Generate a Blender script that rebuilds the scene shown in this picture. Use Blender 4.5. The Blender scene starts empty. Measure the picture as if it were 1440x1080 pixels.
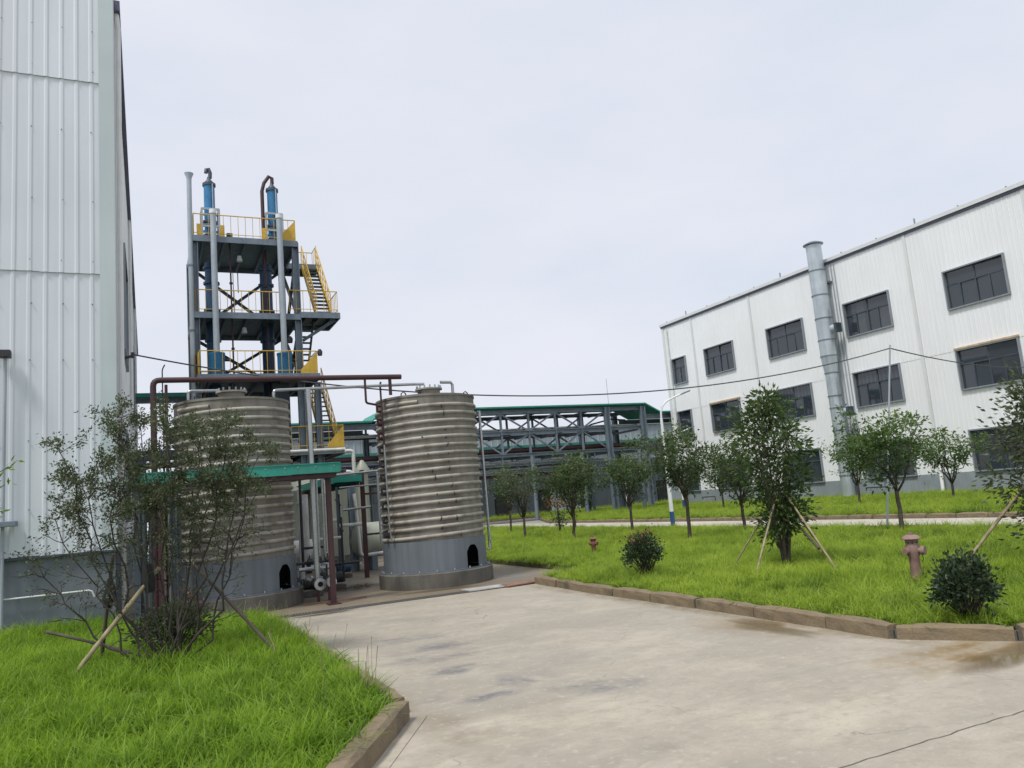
import bpy, math, random
import numpy as np
from mathutils import Matrix, Vector

# ------------------------------------------------------------------ camera
sc = bpy.context.scene
COL = sc.collection
EYE = 1.7
YAW, PITCH, ROLL, FPX = 0.4442, 0.14478, 0.083917, 1097.09
fwd = Vector((math.sin(YAW)*math.cos(PITCH), math.cos(YAW)*math.cos(PITCH), math.sin(PITCH)))
right0 = Vector((math.cos(YAW), -math.sin(YAW), 0)); up0 = right0.cross(fwd)
right = math.cos(ROLL)*right0 - math.sin(ROLL)*up0
up = math.sin(ROLL)*right0 + math.cos(ROLL)*up0
cam = bpy.data.cameras.new('camera'); cam.sensor_width = 36; cam.lens = FPX/1440*36
cam.clip_start = 0.05; cam.clip_end = 3000
cob = bpy.data.objects.new('camera', cam); COL.objects.link(cob)
m = Matrix.Identity(4)
for i in range(3):
    m[i][0] = right[i]; m[i][1] = up[i]; m[i][2] = -fwd[i]
m[0][3], m[1][3], m[2][3] = 0, 0, EYE
cob.matrix_world = m
sc.camera = cob

# ------------------------------------------------------------------ sky and sun
SUN_EL, SUN_AZ = math.radians(60), math.radians(243)      # azimuth clockwise from +Y
w = bpy.data.worlds.new('World'); sc.world = w; w.use_nodes = True
nt = w.node_tree; nt.nodes.clear()
out = nt.nodes.new('ShaderNodeOutputWorld'); bg = nt.nodes.new('ShaderNodeBackground')
sky = nt.nodes.new('ShaderNodeTexSky'); sky.sky_type = 'NISHITA'; sky.sun_disc = False
sky.sun_elevation = SUN_EL; sky.sun_rotation = SUN_AZ
sky.air_density = 1.0; sky.dust_density = 3.0; sky.ozone_density = 1.0
skm = nt.nodes.new('ShaderNodeMix'); skm.data_type = 'RGBA'
tc = nt.nodes.new('ShaderNodeTexCoord')
mp = nt.nodes.new('ShaderNodeMapping'); mp.inputs['Scale'].default_value = (1.2, 1.2, 3.0)
nz = nt.nodes.new('ShaderNodeTexNoise'); nz.inputs['Scale'].default_value = 1.6; nz.inputs['Detail'].default_value = 5; nz.inputs['Roughness'].default_value = .55
cr = nt.nodes.new('ShaderNodeValToRGB')
# overcast veil, in units of the sky texture (the Background strength below brings both down)
cr.color_ramp.elements[0].position = .3; cr.color_ramp.elements[0].color = (5.9, 6.35, 7.2, 1)
cr.color_ramp.elements[1].position = .7; cr.color_ramp.elements[1].color = (7.05, 7.15, 7.8, 1)
nt.links.new(tc.outputs['Generated'], mp.inputs['Vector']); nt.links.new(mp.outputs['Vector'], nz.inputs['Vector'])
nt.links.new(nz.outputs['Fac'], cr.inputs['Fac'])
skm.inputs['Factor'].default_value = .93
nt.links.new(sky.outputs['Color'], skm.inputs['A']); nt.links.new(cr.outputs['Color'], skm.inputs['B'])
nt.links.new(skm.outputs['Result'], bg.inputs['Color']); bg.inputs['Strength'].default_value = 0.1
nt.links.new(bg.outputs['Background'], out.inputs['Surface'])

sun = bpy.data.lights.new('sun', 'SUN'); sun.energy = 2.3; sun.angle = math.radians(11); sun.color = (1, .965, .9)
so = bpy.data.objects.new('sun', sun); COL.objects.link(so)
sd = Vector((math.sin(SUN_AZ)*math.cos(SUN_EL), math.cos(SUN_AZ)*math.cos(SUN_EL), math.sin(SUN_EL)))
so.rotation_euler = sd.to_track_quat('Z', 'Y').to_euler(); so.location = (0, 0, 60)
vs = sc.view_settings; vs.view_transform = 'Standard'; vs.look = 'None'; vs.exposure = 0.30; vs.gamma = 1
vs.use_curve_mapping = False
sc.cycles.max_bounces = 6; sc.cycles.transparent_max_bounces = 8
ORD = ('first', 'second', 'third', 'fourth', 'fifth', 'sixth', 'seventh')
rnd = random.Random(7); nr = np.random.RandomState(11)
PI = math.pi

# ------------------------------------------------------------------ materials
def pmat(name, col, rough=.6, metal=0., var=.15, scale=2., streak=0., dirt=None, dirt_amt=0., dirt_scale=1.5, dirt_stretch=1., bump=0., bscale=40., spec=.5):
    """painted / mineral surface: noise tone, vertical run marks, blotches of dirt, fine relief"""
    M = bpy.data.materials.new(name); M.use_nodes = True; N = M.node_tree; nd = N.nodes; L = N.links
    b = nd['Principled BSDF']; b.inputs['Roughness'].default_value = rough; b.inputs['Metallic'].default_value = metal
    b.inputs['Specular IOR Level'].default_value = spec
    g = nd.new('ShaderNodeNewGeometry')
    def noise(sc_, st=(1, 1, 1), det=4.):
        mpp = nd.new('ShaderNodeMapping'); mpp.inputs['Scale'].default_value = st
        n = nd.new('ShaderNodeTexNoise'); n.inputs['Scale'].default_value = sc_; n.inputs['Detail'].default_value = det
        L.new(g.outputs['Position'], mpp.inputs['Vector']); L.new(mpp.outputs['Vector'], n.inputs['Vector'])
        return n.outputs['Fac']
    def rng(fac, a, b_, lo, hi):
        r = nd.new('ShaderNodeMapRange'); r.inputs['From Min'].default_value = a; r.inputs['From Max'].default_value = b_
        r.inputs['To Min'].default_value = lo; r.inputs['To Max'].default_value = hi; L.new(fac, r.inputs['Value']); return r.outputs['Result']
    cur = nd.new('ShaderNodeRGB'); cur.outputs[0].default_value = (*col, 1); cur = cur.outputs[0]
    def mulv(c, v):
        x = nd.new('ShaderNodeMix'); x.data_type = 'RGBA'; x.blend_type = 'MULTIPLY'; x.inputs['Factor'].default_value = 1
        L.new(c, x.inputs['A']); cc = nd.new('ShaderNodeCombineColor')
        for k in range(3): L.new(v, cc.inputs[k])
        L.new(cc.outputs[0], x.inputs['B']); return x.outputs['Result']
    if var: cur = mulv(cur, rng(noise(scale), .3, .7, 1-var, 1+var*.6))
    if streak: cur = mulv(cur, rng(noise(7., (1, 1, .06), 3.), .35, .7, 1.0, 1-streak))
    if dirt:
        f = rng(noise(dirt_scale, (1, 1, dirt_stretch), 6.), .5, .72, 0, dirt_amt)
        x = nd.new('ShaderNodeMix'); x.data_type = 'RGBA'; L.new(f, x.inputs['Factor']); L.new(cur, x.inputs['A']); x.inputs['B'].default_value = (*dirt, 1); cur = x.outputs['Result']
    L.new(cur, b.inputs['Base Color'])
    if rough < .95: L.new(rng(noise(scale*2.3), .3, .7, max(.02, rough-.08), min(1, rough+.1)), b.inputs['Roughness'])
    if bump:
        bp = nd.new('ShaderNodeBump'); bp.inputs['Strength'].default_value = bump; bp.inputs['Distance'].default_value = .02
        L.new(noise(bscale, det=6.), bp.inputs['Height']); L.new(bp.outputs['Normal'], b.inputs['Normal'])
    return M

M = {}
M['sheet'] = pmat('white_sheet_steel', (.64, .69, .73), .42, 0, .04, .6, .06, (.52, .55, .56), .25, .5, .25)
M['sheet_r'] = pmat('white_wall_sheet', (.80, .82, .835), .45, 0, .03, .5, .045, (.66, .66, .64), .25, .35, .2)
M['trim'] = pmat('corner_flashing', (.49, .565, .58), .4, 0, .07, .8, .05)
M['trim_w'] = pmat('white_flashing', (.66, .68, .68), .45, 0, .06, 1., .06)
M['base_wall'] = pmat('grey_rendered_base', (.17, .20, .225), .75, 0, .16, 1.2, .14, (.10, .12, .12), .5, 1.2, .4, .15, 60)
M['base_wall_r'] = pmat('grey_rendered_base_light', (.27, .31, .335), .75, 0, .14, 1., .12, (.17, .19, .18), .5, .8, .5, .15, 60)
M['gutter'] = pmat('purple_grey_gutter', (.10, .10, .16), .5, 0, .1)
M['frame'] = pmat('window_frame_grey', (.25, .28, .31), .45, .2, .08)
M['steel'] = pmat('blue_grey_steel_paint', (.17, .215, .26), .5, .1, .14, 2.5, .14, (.10, .09, .09), .5, 3., .6)
M['steel_d'] = pmat('dark_steel_paint', (.055, .075, .095), .55, .1, .2, 2.5)
M['steel_l'] = pmat('light_grey_steel_paint', (.36, .41, .45), .45, .1, .1, 2., .1)
M['green'] = pmat('green_roof_sheet', (.022, .28, .215), .55, 0, .14, 1.5, .22, (.05, .19, .15), .6, 2.5)
M['red'] = pmat('red_brown_pipe_paint', (.055, .021, .025), .55, 0, .22, 3., .1, (.05, .02, .02), .5, 4.)
M['yellow'] = pmat('yellow_rail_paint', (.62, .40, .045), .5, 0, .14, 3., .1, (.32, .17, .03), .4, 4.)
M['blue'] = pmat('blue_vessel_paint', (.03, .19, .38), .42, .0, .16, 2., .14, (.02, .08, .17), .5, 3.)
M['blue_d'] = pmat('dark_blue_column', (.015, .06, .13), .5, .0, .2, 2., .12)
M['tank'] = pmat('weathered_tank_shell', (.235, .22, .19), .72, 0, .2, 1.6, .30, (.095, .08, .065), .8, 1.7, .5, .08, 30)
M['coil'] = pmat('tank_coil_pipe', (.37, .35, .305), .68, 0, .16, 3., .1, (.14, .11, .085), .8, 3.5, 1., .06, 30)
M['weld'] = pmat('coil_weld_stain', (.075, .06, .05), .8, 0, .3, 8.)
M['skirt'] = pmat('grey_tank_skirt', (.155, .18, .205), .55, .0, .1, 1.2, .25, (.11, .12, .13), .5, 2., .25)
M['plinth'] = pmat('wet_concrete_plinth', (.13, .122, .105), .75, 0, .25, 2., .25, (.06, .055, .05), .7, 2.5, .4, .3, 30)
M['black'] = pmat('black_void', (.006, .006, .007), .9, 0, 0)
M['stain'] = pmat('stainless_pipe', (.42, .44, .45), .3, .85, .12, 4.)
M['galv'] = pmat('galvanised_duct', (.52, .58, .61), .36, .55, .16, 1.3, .12)
M['pvc'] = pmat('white_pvc', (.72, .73, .72), .4, 0, .08, 2., .06)
M['insul'] = pmat('white_pipe_lagging', (.62, .63, .60), .55, 0, .14, 3., .1, (.33, .31, .27), .5, 4.)
M['olive'] = pmat('pale_olive_tank', (.36, .38, .31), .5, .1, .12, 1.5, .2, (.24, .24, .18), .5, 1.5, .3)
M['iron'] = pmat('dark_iron', (.045, .045, .05), .55, .4, .3, 6.)
M['hyd'] = pmat('faded_red_hydrant', (.29, .185, .165), .7, 0, .25, 9., .15, (.20, .09, .085), .8, 7.)
M['hyd_d'] = pmat('rusty_hydrant', (.20, .085, .065), .65, 0, .3, 9.)
M['kerb'] = pmat('sandstone_kerb', (.225, .175, .11), .85, 0, .3, 3., 0, (.09, .075, .05), .9, 3., 1., .5, 35)
M['soil'] = pmat('dark_soil', (.085, .095, .03), .95, 0, .4, 3., 0, None, 0, 1, 1, .4, 20)
M['lampw'] = pmat('white_lamp_post', (.74, .76, .77), .4, 0, .06)
M['lampb'] = pmat('blue_post_base', (.02, .085, .23), .45, 0, .1)
M['bark'] = pmat('grey_brown_bark', (.075, .062, .05), .9, 0, .35, 12., 0, None, 0, 1, 1, .5, 60)
M['bark_l'] = pmat('dark_stem_bark', (.05, .043, .036), .9, 0, .35, 14.)
M['bamboo'] = pmat('weathered_bamboo', (.30, .25, .15), .7, 0, .3, 8., 0, (.12, .10, .07), .6, 9.)
M['bamboo_d'] = pmat('dark_wood_prop', (.085, .07, .055), .8, 0, .3, 8.)
M['cable'] = pmat('black_cable', (.05, .055, .065), .6, 0, 0)
M['plate'] = pmat('pale_steel_cover', (.50, .50, .48), .5, .2, .15, 3., 0, (.25, .2, .15), .5, 3.)
M['rust'] = pmat('rusty_cover', (.24, .125, .085), .75, 0, .3, 4., 0, (.1, .05, .04), .6, 5.)
M['grate'] = pmat('iron_grating', (.13, .125, .12), .6, .3, .2, 6.)
M['drain'] = pmat('drain_pit', (.02, .02, .02), .9, 0, .2)
M['green_far'] = pmat('far_green_band', (.04, .20, .165), .6, 0, .1)
M['bgbase'] = pmat('far_dark_grey_wall', (.085, .105, .12), .7, 0, .2, .5, .2)  # shed grey darkened: the shade beneath the rack is put into the colour
M['bgwall'] = pmat('far_grey_cladding', (.36, .405, .435), .6, 0, .08, .5, .1)
M['bgwhite'] = pmat('far_white_cladding', (.66, .69, .71), .5, 0, .06, .4, .06)
M['rib_dark'] = pmat('far_dark_opening', (.02, .022, .024), .9, 0, .2)
M['yg'] = pmat('yellow_green_sheet', (.30, .36, .09), .6, 0, .2, 2., .1)
M['cloth'] = pmat('dark_wrapping_cloth', (.02, .022, .024), .9, 0, .3, 9.)
M['rust_trim'] = pmat('rust_stained_lintel', (.55, .40, .24), .7, 0, .3, 3., .1)

def road_mat(name, base, stains, seed):
    """cast concrete: cloudy tone, worn patches, and stains that have a place and shape of their own"""
    Mt = bpy.data.materials.new(name); Mt.use_nodes = True; N = Mt.node_tree; nd = N.nodes; L = N.links
    b = nd['Principled BSDF']; g = nd.new('ShaderNodeNewGeometry')
    def noise(s, det=5., st=(1, 1, 1), off=0., rough=.55):
        mpp = nd.new('ShaderNodeMapping'); mpp.inputs['Scale'].default_value = st; mpp.inputs['Location'].default_value = (seed+off, off, 0)
        n = nd.new('ShaderNodeTexNoise'); n.inputs['Scale'].default_value = s; n.inputs['Detail'].default_value = det; n.inputs['Roughness'].default_value = rough
        L.new(g.outputs['Position'], mpp.inputs['Vector']); L.new(mpp.outputs['Vector'], n.inputs['Vector']); return n.outputs['Fac']
    def rng(f, a, c, lo, hi):
        r = nd.new('ShaderNodeMapRange'); r.inputs['From Min'].default_value = a; r.inputs['From Max'].default_value = c
        r.inputs['To Min'].default_value = lo; r.inputs['To Max'].default_value = hi; L.new(f, r.inputs['Value']); return r.outputs['Result']
    def mix(f, a, c, mode='MIX'):
        x = nd.new('ShaderNodeMix'); x.data_type = 'RGBA'; x.blend_type = mode
        if isinstance(f, float): x.inputs['Factor'].default_value = f
        else: L.new(f, x.inputs['Factor'])
        L.new(a, x.inputs['A'])
        if isinstance(c, tuple): x.inputs['B'].default_value = (*c, 1)
        else: L.new(c, x.inputs['B'])
        return x.outputs['Result']
    c0 = nd.new('ShaderNodeRGB'); c0.outputs[0].default_value = (*base, 1); cur = c0.outputs[0]
    cur = mix(rng(noise(.45, 6., (1, 1, 1), 3), .38, .62, 0, .75), cur, tuple(x*.74 for x in base))
    cur = mix(rng(noise(.9, 7., (1, 1.6, 1), 9, .65), .46, .66, 0, .7), cur, tuple(min(.75, x*1.17) for x in base))
    cur = mix(rng(noise(3.2, 8., (1, 1, 1), 5, .7), .48, .75, 0, .5), cur, tuple(x*.68 for x in base))
    cur = mix(rng(noise(26., 4., (1, 1, 1), 1, .7), .55, .8, 0, .35), cur, tuple(x*.6 for x in base))
    rgh = rng(noise(1.3, 4., (1, 1, 1), 2), .3, .7, .62, .85)
    sep = nd.new('ShaderNodeSeparateXYZ'); L.new(g.outputs['Position'], sep.inputs[0])
    wob = noise(2.6, 7., (1, 1, 1), 14, .68)
    for (x, y, rx, ry, col, amt, wet, thr) in stains:
        def ax(o, c, r):
            s = nd.new('ShaderNodeMath'); s.operation = 'SUBTRACT'; L.new(sep.outputs[o], s.inputs[0]); s.inputs[1].default_value = c
            d = nd.new('ShaderNodeMath'); d.operation = 'DIVIDE'; L.new(s.outputs[0], d.inputs[0]); d.inputs[1].default_value = r
            p = nd.new('ShaderNodeMath'); p.operation = 'MULTIPLY'; L.new(d.outputs[0], p.inputs[0]); L.new(d.outputs[0], p.inputs[1]); return p.outputs[0]
        a = nd.new('ShaderNodeMath'); a.operation = 'ADD'; L.new(ax(0, x, rx), a.inputs[0]); L.new(ax(1, y, ry), a.inputs[1])
        s = nd.new('ShaderNodeMath'); s.operation = 'SQRT'; L.new(a.outputs[0], s.inputs[0])
        wsum = nd.new('ShaderNodeMath'); wsum.operation = 'MULTIPLY_ADD'; L.new(wob, wsum.inputs[0]); wsum.inputs[1].default_value = 1.5; L.new(s.outputs[0], wsum.inputs[2])
        fall = rng(wsum.outputs[0], 1.05, 1.95, 1., 0.)
        n2 = rng(noise(thr, 8., (1., 1.4, 1), x*3.1+y, .66), .38, .58, 0, 1)
        mu = nd.new('ShaderNodeMath'); mu.operation = 'MULTIPLY'; L.new(fall, mu.inputs[0]); L.new(n2, mu.inputs[1])
        mu2 = nd.new('ShaderNodeMath'); mu2.operation = 'MULTIPLY'; L.new(mu.outputs[0], mu2.inputs[0]); mu2.inputs[1].default_value = amt*.72
        cl = nd.new('ShaderNodeClamp'); L.new(mu2.outputs[0], cl.inputs['Value'])
        cur = mix(cl.outputs[0], cur, col)
        if wet:
            x_ = nd.new('ShaderNodeMix'); x_.data_type = 'FLOAT'; L.new(cl.outputs[0], x_.inputs['Factor']); L.new(rgh, x_.inputs['A']); x_.inputs['B'].default_value = wet; rgh = x_.outputs['Result']
    if stains:
        dn = nd.new('ShaderNodeTexNoise'); dn.inputs['Scale'].default_value = 2.2; dn.inputs['Detail'].default_value = 5; L.new(g.outputs['Position'], dn.inputs['Vector'])
        va = nd.new('ShaderNodeVectorMath'); va.operation = 'MULTIPLY_ADD'; L.new(dn.outputs['Color'], va.inputs[0]); va.inputs[1].default_value = (.55,.55,0); L.new(g.outputs['Position'], va.inputs[2])
        vo = nd.new('ShaderNodeTexVoronoi'); vo.feature = 'DISTANCE_TO_EDGE'; vo.inputs['Scale'].default_value = .42; L.new(va.outputs[0], vo.inputs['Vector'])
        ck = rng(vo.outputs['Distance'], .0012, .0035, 1., 0.); cm = rng(noise(.6, 3., (1,1,1), 31), .54, .60, 0, .5)
        cmul = nd.new('ShaderNodeMath'); cmul.operation = 'MULTIPLY'; L.new(ck, cmul.inputs[0]); L.new(cm, cmul.inputs[1]); cur = mix(cmul.outputs[0], cur, tuple(x*.35 for x in base))
    cur = mix(rng(noise(70., 3., (1, 1, 1), 7, .6), .60, .72, 0, .5), cur, tuple(x*.55 for x in base))
    cur = mix(rng(noise(95., 2., (1, 1, 1), 17, .6), .64, .74, 0, .5), cur, tuple(min(.8, x*1.5) for x in base))
    for (sc_, lo_, hi_, am_, k_, st_) in ((1.6,.50,.64,.55,.80,(1,1.7,1)), (5.5,.52,.66,.62,.74,(1,1.3,1)), (12.,.55,.66,.55,1.22,(1,1,1)), (20.,.56,.66,.5,.72,(1,1,1))):
        cur = mix(rng(noise(sc_, 8., st_, 21+sc_, .68), lo_, hi_, 0, am_), cur, tuple(min(.6, x*k_) for x in base))
    L.new(cur, b.inputs['Base Color']); L.new(rgh, b.inputs['Roughness']); b.inputs['Specular IOR Level'].default_value = .35
    bp = nd.new('ShaderNodeBump'); bp.inputs['Strength'].default_value = .25; bp.inputs['Distance'].default_value = .01
    L.new(noise(45., 8., (1, 1, 1), 4, .7), bp.inputs['Height']); L.new(bp.outputs['Normal'], b.inputs['Normal'])
    return Mt
CONC = (.385, .348, .285)
BL = (.165, .16, .16)
BR = (.25, .17, .075)
M['road'] = road_mat('road_concrete', CONC, [
    (2.98, 10.2, .7, .32, BL, 1.3, .45, 2.2), (3.05, 9.33, .65, .35, BL, 1.3, .45, 2.4), (3.05, 8.75, .6, .3, BL, 1.1, .45, 2.6), (2.63, 8.7, .35, .3, BL, 1.0, .5, 2.6), (2.95, 7.9, .5, .25, BL, 1.3, .45, 2.6),
    (3.22, 7.04, .34, .3, BL, 1.6, .4, 2.4), (2.74, 6.66, .34, .14, BL, 1.7, .4, 2.6), (2.25, 6.93, .22, .16, BL, 1.2, .5, 2.6), (3.6, 6.2, .38, .26, BL, 1.6, .4, 2.6), (3.42, 6.52, .3, .25, BL, 1.2, .45, 2.6),
    (2.78, 6.1, .4, .16, (.24, .21, .17), 1.4, None, 2.6), (3.1, 4.46, .3, .2, (.25, .225, .19), 1.5, None, 2.2), (2.2, 5.1, .35, .2, (.27, .24, .20), 1.2, None, 2.2), (3.74, 7.5, .9, .5, (.28, .26, .23), 1.1, None, 1.8),
    (3.6, 11.8, 1.4, .9, (.27, .25, .215), 1.0, .6, 1.6), (5.0, 9.5, 1.2, 1.3, (.31, .285, .24), .9, None, 1.2), (4.6, 5.2, .9, .5, (.30, .27, .22), .9, None, 1.6), (2.4, 12.9, .6, .8, (.24, .22, .19), 1.1, .5, 1.6),
    (2.3, 5.6, 1.5, .6, (.50, .45, .35), 1.0, None, 1.0), (4.4, 4.4, 1.3, .5, (.52, .47, .37), .9, None, 1.0),
    (6.66, 10.2, .16, 5.5, (.22, .18, .12), 1.5, None, 1.6), (2.0, 10.0, .16, 5., (.22, .19, .13), 1.5, None, 1.6), (2.1, 6.0, .3, .7, (.24, .20, .15), 1.2, None, 1.6),
    (6.3, 7.2, .5, 1.1, BR, 1.5, .3, .9), (6.7, 4.95, 1.1, .55, BR, 1.6, .3, .8), (5.9, 6.9, .6, 1.2, (.30, .27, .23), .8, .5, 1.), (2.75, 14.1, .7, .3, (.12, .11, .10), 1.5, .15, 1.2)], 2.3)
M['floor'] = road_mat('plant_floor_concrete', (.205, .172, .122), [
    (4.0, 18.4, 1.3, .9, (.075, .07, .06), 1.6, .12, 1.0), (3.2, 16.0, 1.2, .6, (.14, .12, .09), 1.2, .4, 1.6), (5.6, 15.5, 1.6, .4, (.16, .13, .10), 1.2, .4, 1.6), (7.3, 15.9, .5, .7, (.13, .12, .11), 1.3, .3, 1.6),
    (1.0, 20., 3, 3., (.10, .09, .08), 1.2, .4, .9), (4.5, 22., 3, 3., (.14, .12, .1), 1.2, .4, .9)], 8.1)
M['lane'] = road_mat('lane_concrete', (.49, .455, .39), [], 5.)
M['ground'] = road_mat('yard_concrete', (.34, .33, .29), [], 1.)

def leaf_mat(name, c1, c2, c3, rough=.45, trans=.35):
    Mt = bpy.data.materials.new(name); Mt.use_nodes = True; N = Mt.node_tree; nd = N.nodes; L = N.links
    nd.clear(); o = nd.new('ShaderNodeOutputMaterial'); b = nd.new('ShaderNodeBsdfPrincipled'); t = nd.new('ShaderNodeBsdfTranslucent'); mx = nd.new('ShaderNodeMixShader')
    at = nd.new('ShaderNodeAttribute'); at.attribute_name = 'tone'
    r = nd.new('ShaderNodeValToRGB'); e = r.color_ramp.elements
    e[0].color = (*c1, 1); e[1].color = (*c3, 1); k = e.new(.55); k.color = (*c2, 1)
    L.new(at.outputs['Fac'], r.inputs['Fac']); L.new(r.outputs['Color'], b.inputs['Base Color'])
    hs = nd.new('ShaderNodeHueSaturation'); hs.inputs['Value'].default_value = 1.5; hs.inputs['Saturation'].default_value = 1.1; L.new(r.outputs['Color'], hs.inputs['Color']); L.new(hs.outputs['Color'], t.inputs['Color'])
    b.inputs['Roughness'].default_value = rough; b.inputs['Specular IOR Level'].default_value = .4
    mx.inputs['Fac'].default_value = trans
    L.new(b.outputs[0], mx.inputs[1]); L.new(t.outputs[0], mx.inputs[2]); L.new(mx.outputs[0], o.inputs['Surface'])
    return Mt
M['leaf'] = leaf_mat('dark_green_leaves', (.022, .042, .014), (.06, .10, .03), (.15, .20, .06))
M['leaf_l'] = leaf_mat('fresh_green_leaves', (.03, .06, .015), (.075, .135, .03), (.16, .23, .05))
M['leaf_o'] = leaf_mat('dusty_olive_leaves', (.04, .055, .03), (.08, .10, .05), (.14, .16, .075))
M['leaf_y'] = leaf_mat('bright_yellow_green_leaves', (.09, .17, .02), (.17, .27, .03), (.27, .36, .05))
M['leaf_r'] = leaf_mat('russet_leaves', (.10, .04, .02), (.22, .08, .03), (.30, .16, .05))
M['leaf_b'] = leaf_mat('bluish_shrub_leaves', (.018, .032, .018), (.035, .06, .03), (.085, .12, .05), .3, .2)

def grass_mat(name, ca, cb, cc):
    Mt = bpy.data.materials.new(name); Mt.use_nodes = True; N = Mt.node_tree; nd = N.nodes; L = N.links
    nd.clear(); o = nd.new('ShaderNodeOutputMaterial'); b = nd.new('ShaderNodeBsdfPrincipled'); t = nd.new('ShaderNodeBsdfTranslucent'); mx = nd.new('ShaderNodeMixShader')
    oi = nd.new('ShaderNodeObjectInfo'); at = nd.new('ShaderNodeAttribute'); at.attribute_name = 'tone'
    g = nd.new('ShaderNodeNewGeometry'); n = nd.new('ShaderNodeTexNoise'); n.inputs['Scale'].default_value = .55; n.inputs['Detail'].default_value = 5; L.new(g.outputs['Position'], n.inputs['Vector'])
    a1 = nd.new('ShaderNodeMath'); a1.operation = 'MULTIPLY_ADD'; L.new(oi.outputs['Random'], a1.inputs[0]); a1.inputs[1].default_value = .35; L.new(at.outputs['Fac'], a1.inputs[2])
    a2 = nd.new('ShaderNodeMath'); a2.operation = 'MULTIPLY_ADD'; L.new(n.outputs['Fac'], a2.inputs[0]); a2.inputs[1].default_value = 1.1; L.new(a1.outputs[0], a2.inputs[2])
    n3 = nd.new('ShaderNodeTexNoise'); n3.inputs['Scale'].default_value = 3.1; n3.inputs['Detail'].default_value = 4; L.new(g.outputs['Position'], n3.inputs['Vector'])
    a3 = nd.new('ShaderNodeMath'); a3.operation = 'MULTIPLY_ADD'; L.new(n3.outputs['Fac'], a3.inputs[0]); a3.inputs[1].default_value = .9; L.new(a2.outputs[0], a3.inputs[2])
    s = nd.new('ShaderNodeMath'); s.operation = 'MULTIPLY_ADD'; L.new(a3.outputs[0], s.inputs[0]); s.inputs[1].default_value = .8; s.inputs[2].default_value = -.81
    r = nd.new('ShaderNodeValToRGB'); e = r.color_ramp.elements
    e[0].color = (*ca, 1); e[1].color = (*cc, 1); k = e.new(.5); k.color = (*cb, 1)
    L.new(s.outputs[0], r.inputs['Fac']); L.new(r.outputs['Color'], b.inputs['Base Color'])
    hs = nd.new('ShaderNodeHueSaturation'); hs.inputs['Value'].default_value = 1.35; L.new(r.outputs['Color'], hs.inputs['Color']); L.new(hs.outputs['Color'], t.inputs['Color'])
    b.inputs['Roughness'].default_value = .5; b.inputs['Specular IOR Level'].default_value = .3
    mx.inputs['Fac'].default_value = .5
    L.new(b.outputs[0], mx.inputs[1]); L.new(t.outputs[0], mx.inputs[2]); L.new(mx.outputs[0], o.inputs['Surface'])
    return Mt
M['grass'] = grass_mat('meadow_grass', (.09, .165, .02), (.335, .455, .05), (.55, .60, .12))
M['grass_g'] = grass_mat('lush_grass', (.055, .125, .012), (.245, .395, .034), (.46, .55, .085))

def glass_mat(name, tint):
    Mt = bpy.data.materials.new(name); Mt.use_nodes = True; b = Mt.node_tree.nodes['Principled BSDF']
    b.inputs['Base Color'].default_value = (*tint, 1); b.inputs['Roughness'].default_value = .04; b.inputs['Specular IOR Level'].default_value = .8; b.inputs['IOR'].default_value = 1.6
    b.inputs['Alpha'].default_value = .78
    return Mt
M['glass'] = glass_mat('tinted_glass', (.04, .052, .066))
def water_mat():
    Mt = bpy.data.materials.new('shallow_muddy_water'); Mt.use_nodes = True; b = Mt.node_tree.nodes['Principled BSDF']
    b.inputs['Base Color'].default_value = (.20, .15, .085, 1); b.inputs['Roughness'].default_value = .06
    at = Mt.node_tree.nodes.new('ShaderNodeAttribute'); at.attribute_name = 'tone'; mm = Mt.node_tree.nodes.new('ShaderNodeMath'); mm.operation = 'MULTIPLY'; mm.inputs[1].default_value = .62
    Mt.node_tree.links.new(at.outputs['Fac'], mm.inputs[0]); Mt.node_tree.links.new(mm.outputs[0], b.inputs['Alpha'])
    return Mt
M['water'] = water_mat()

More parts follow.
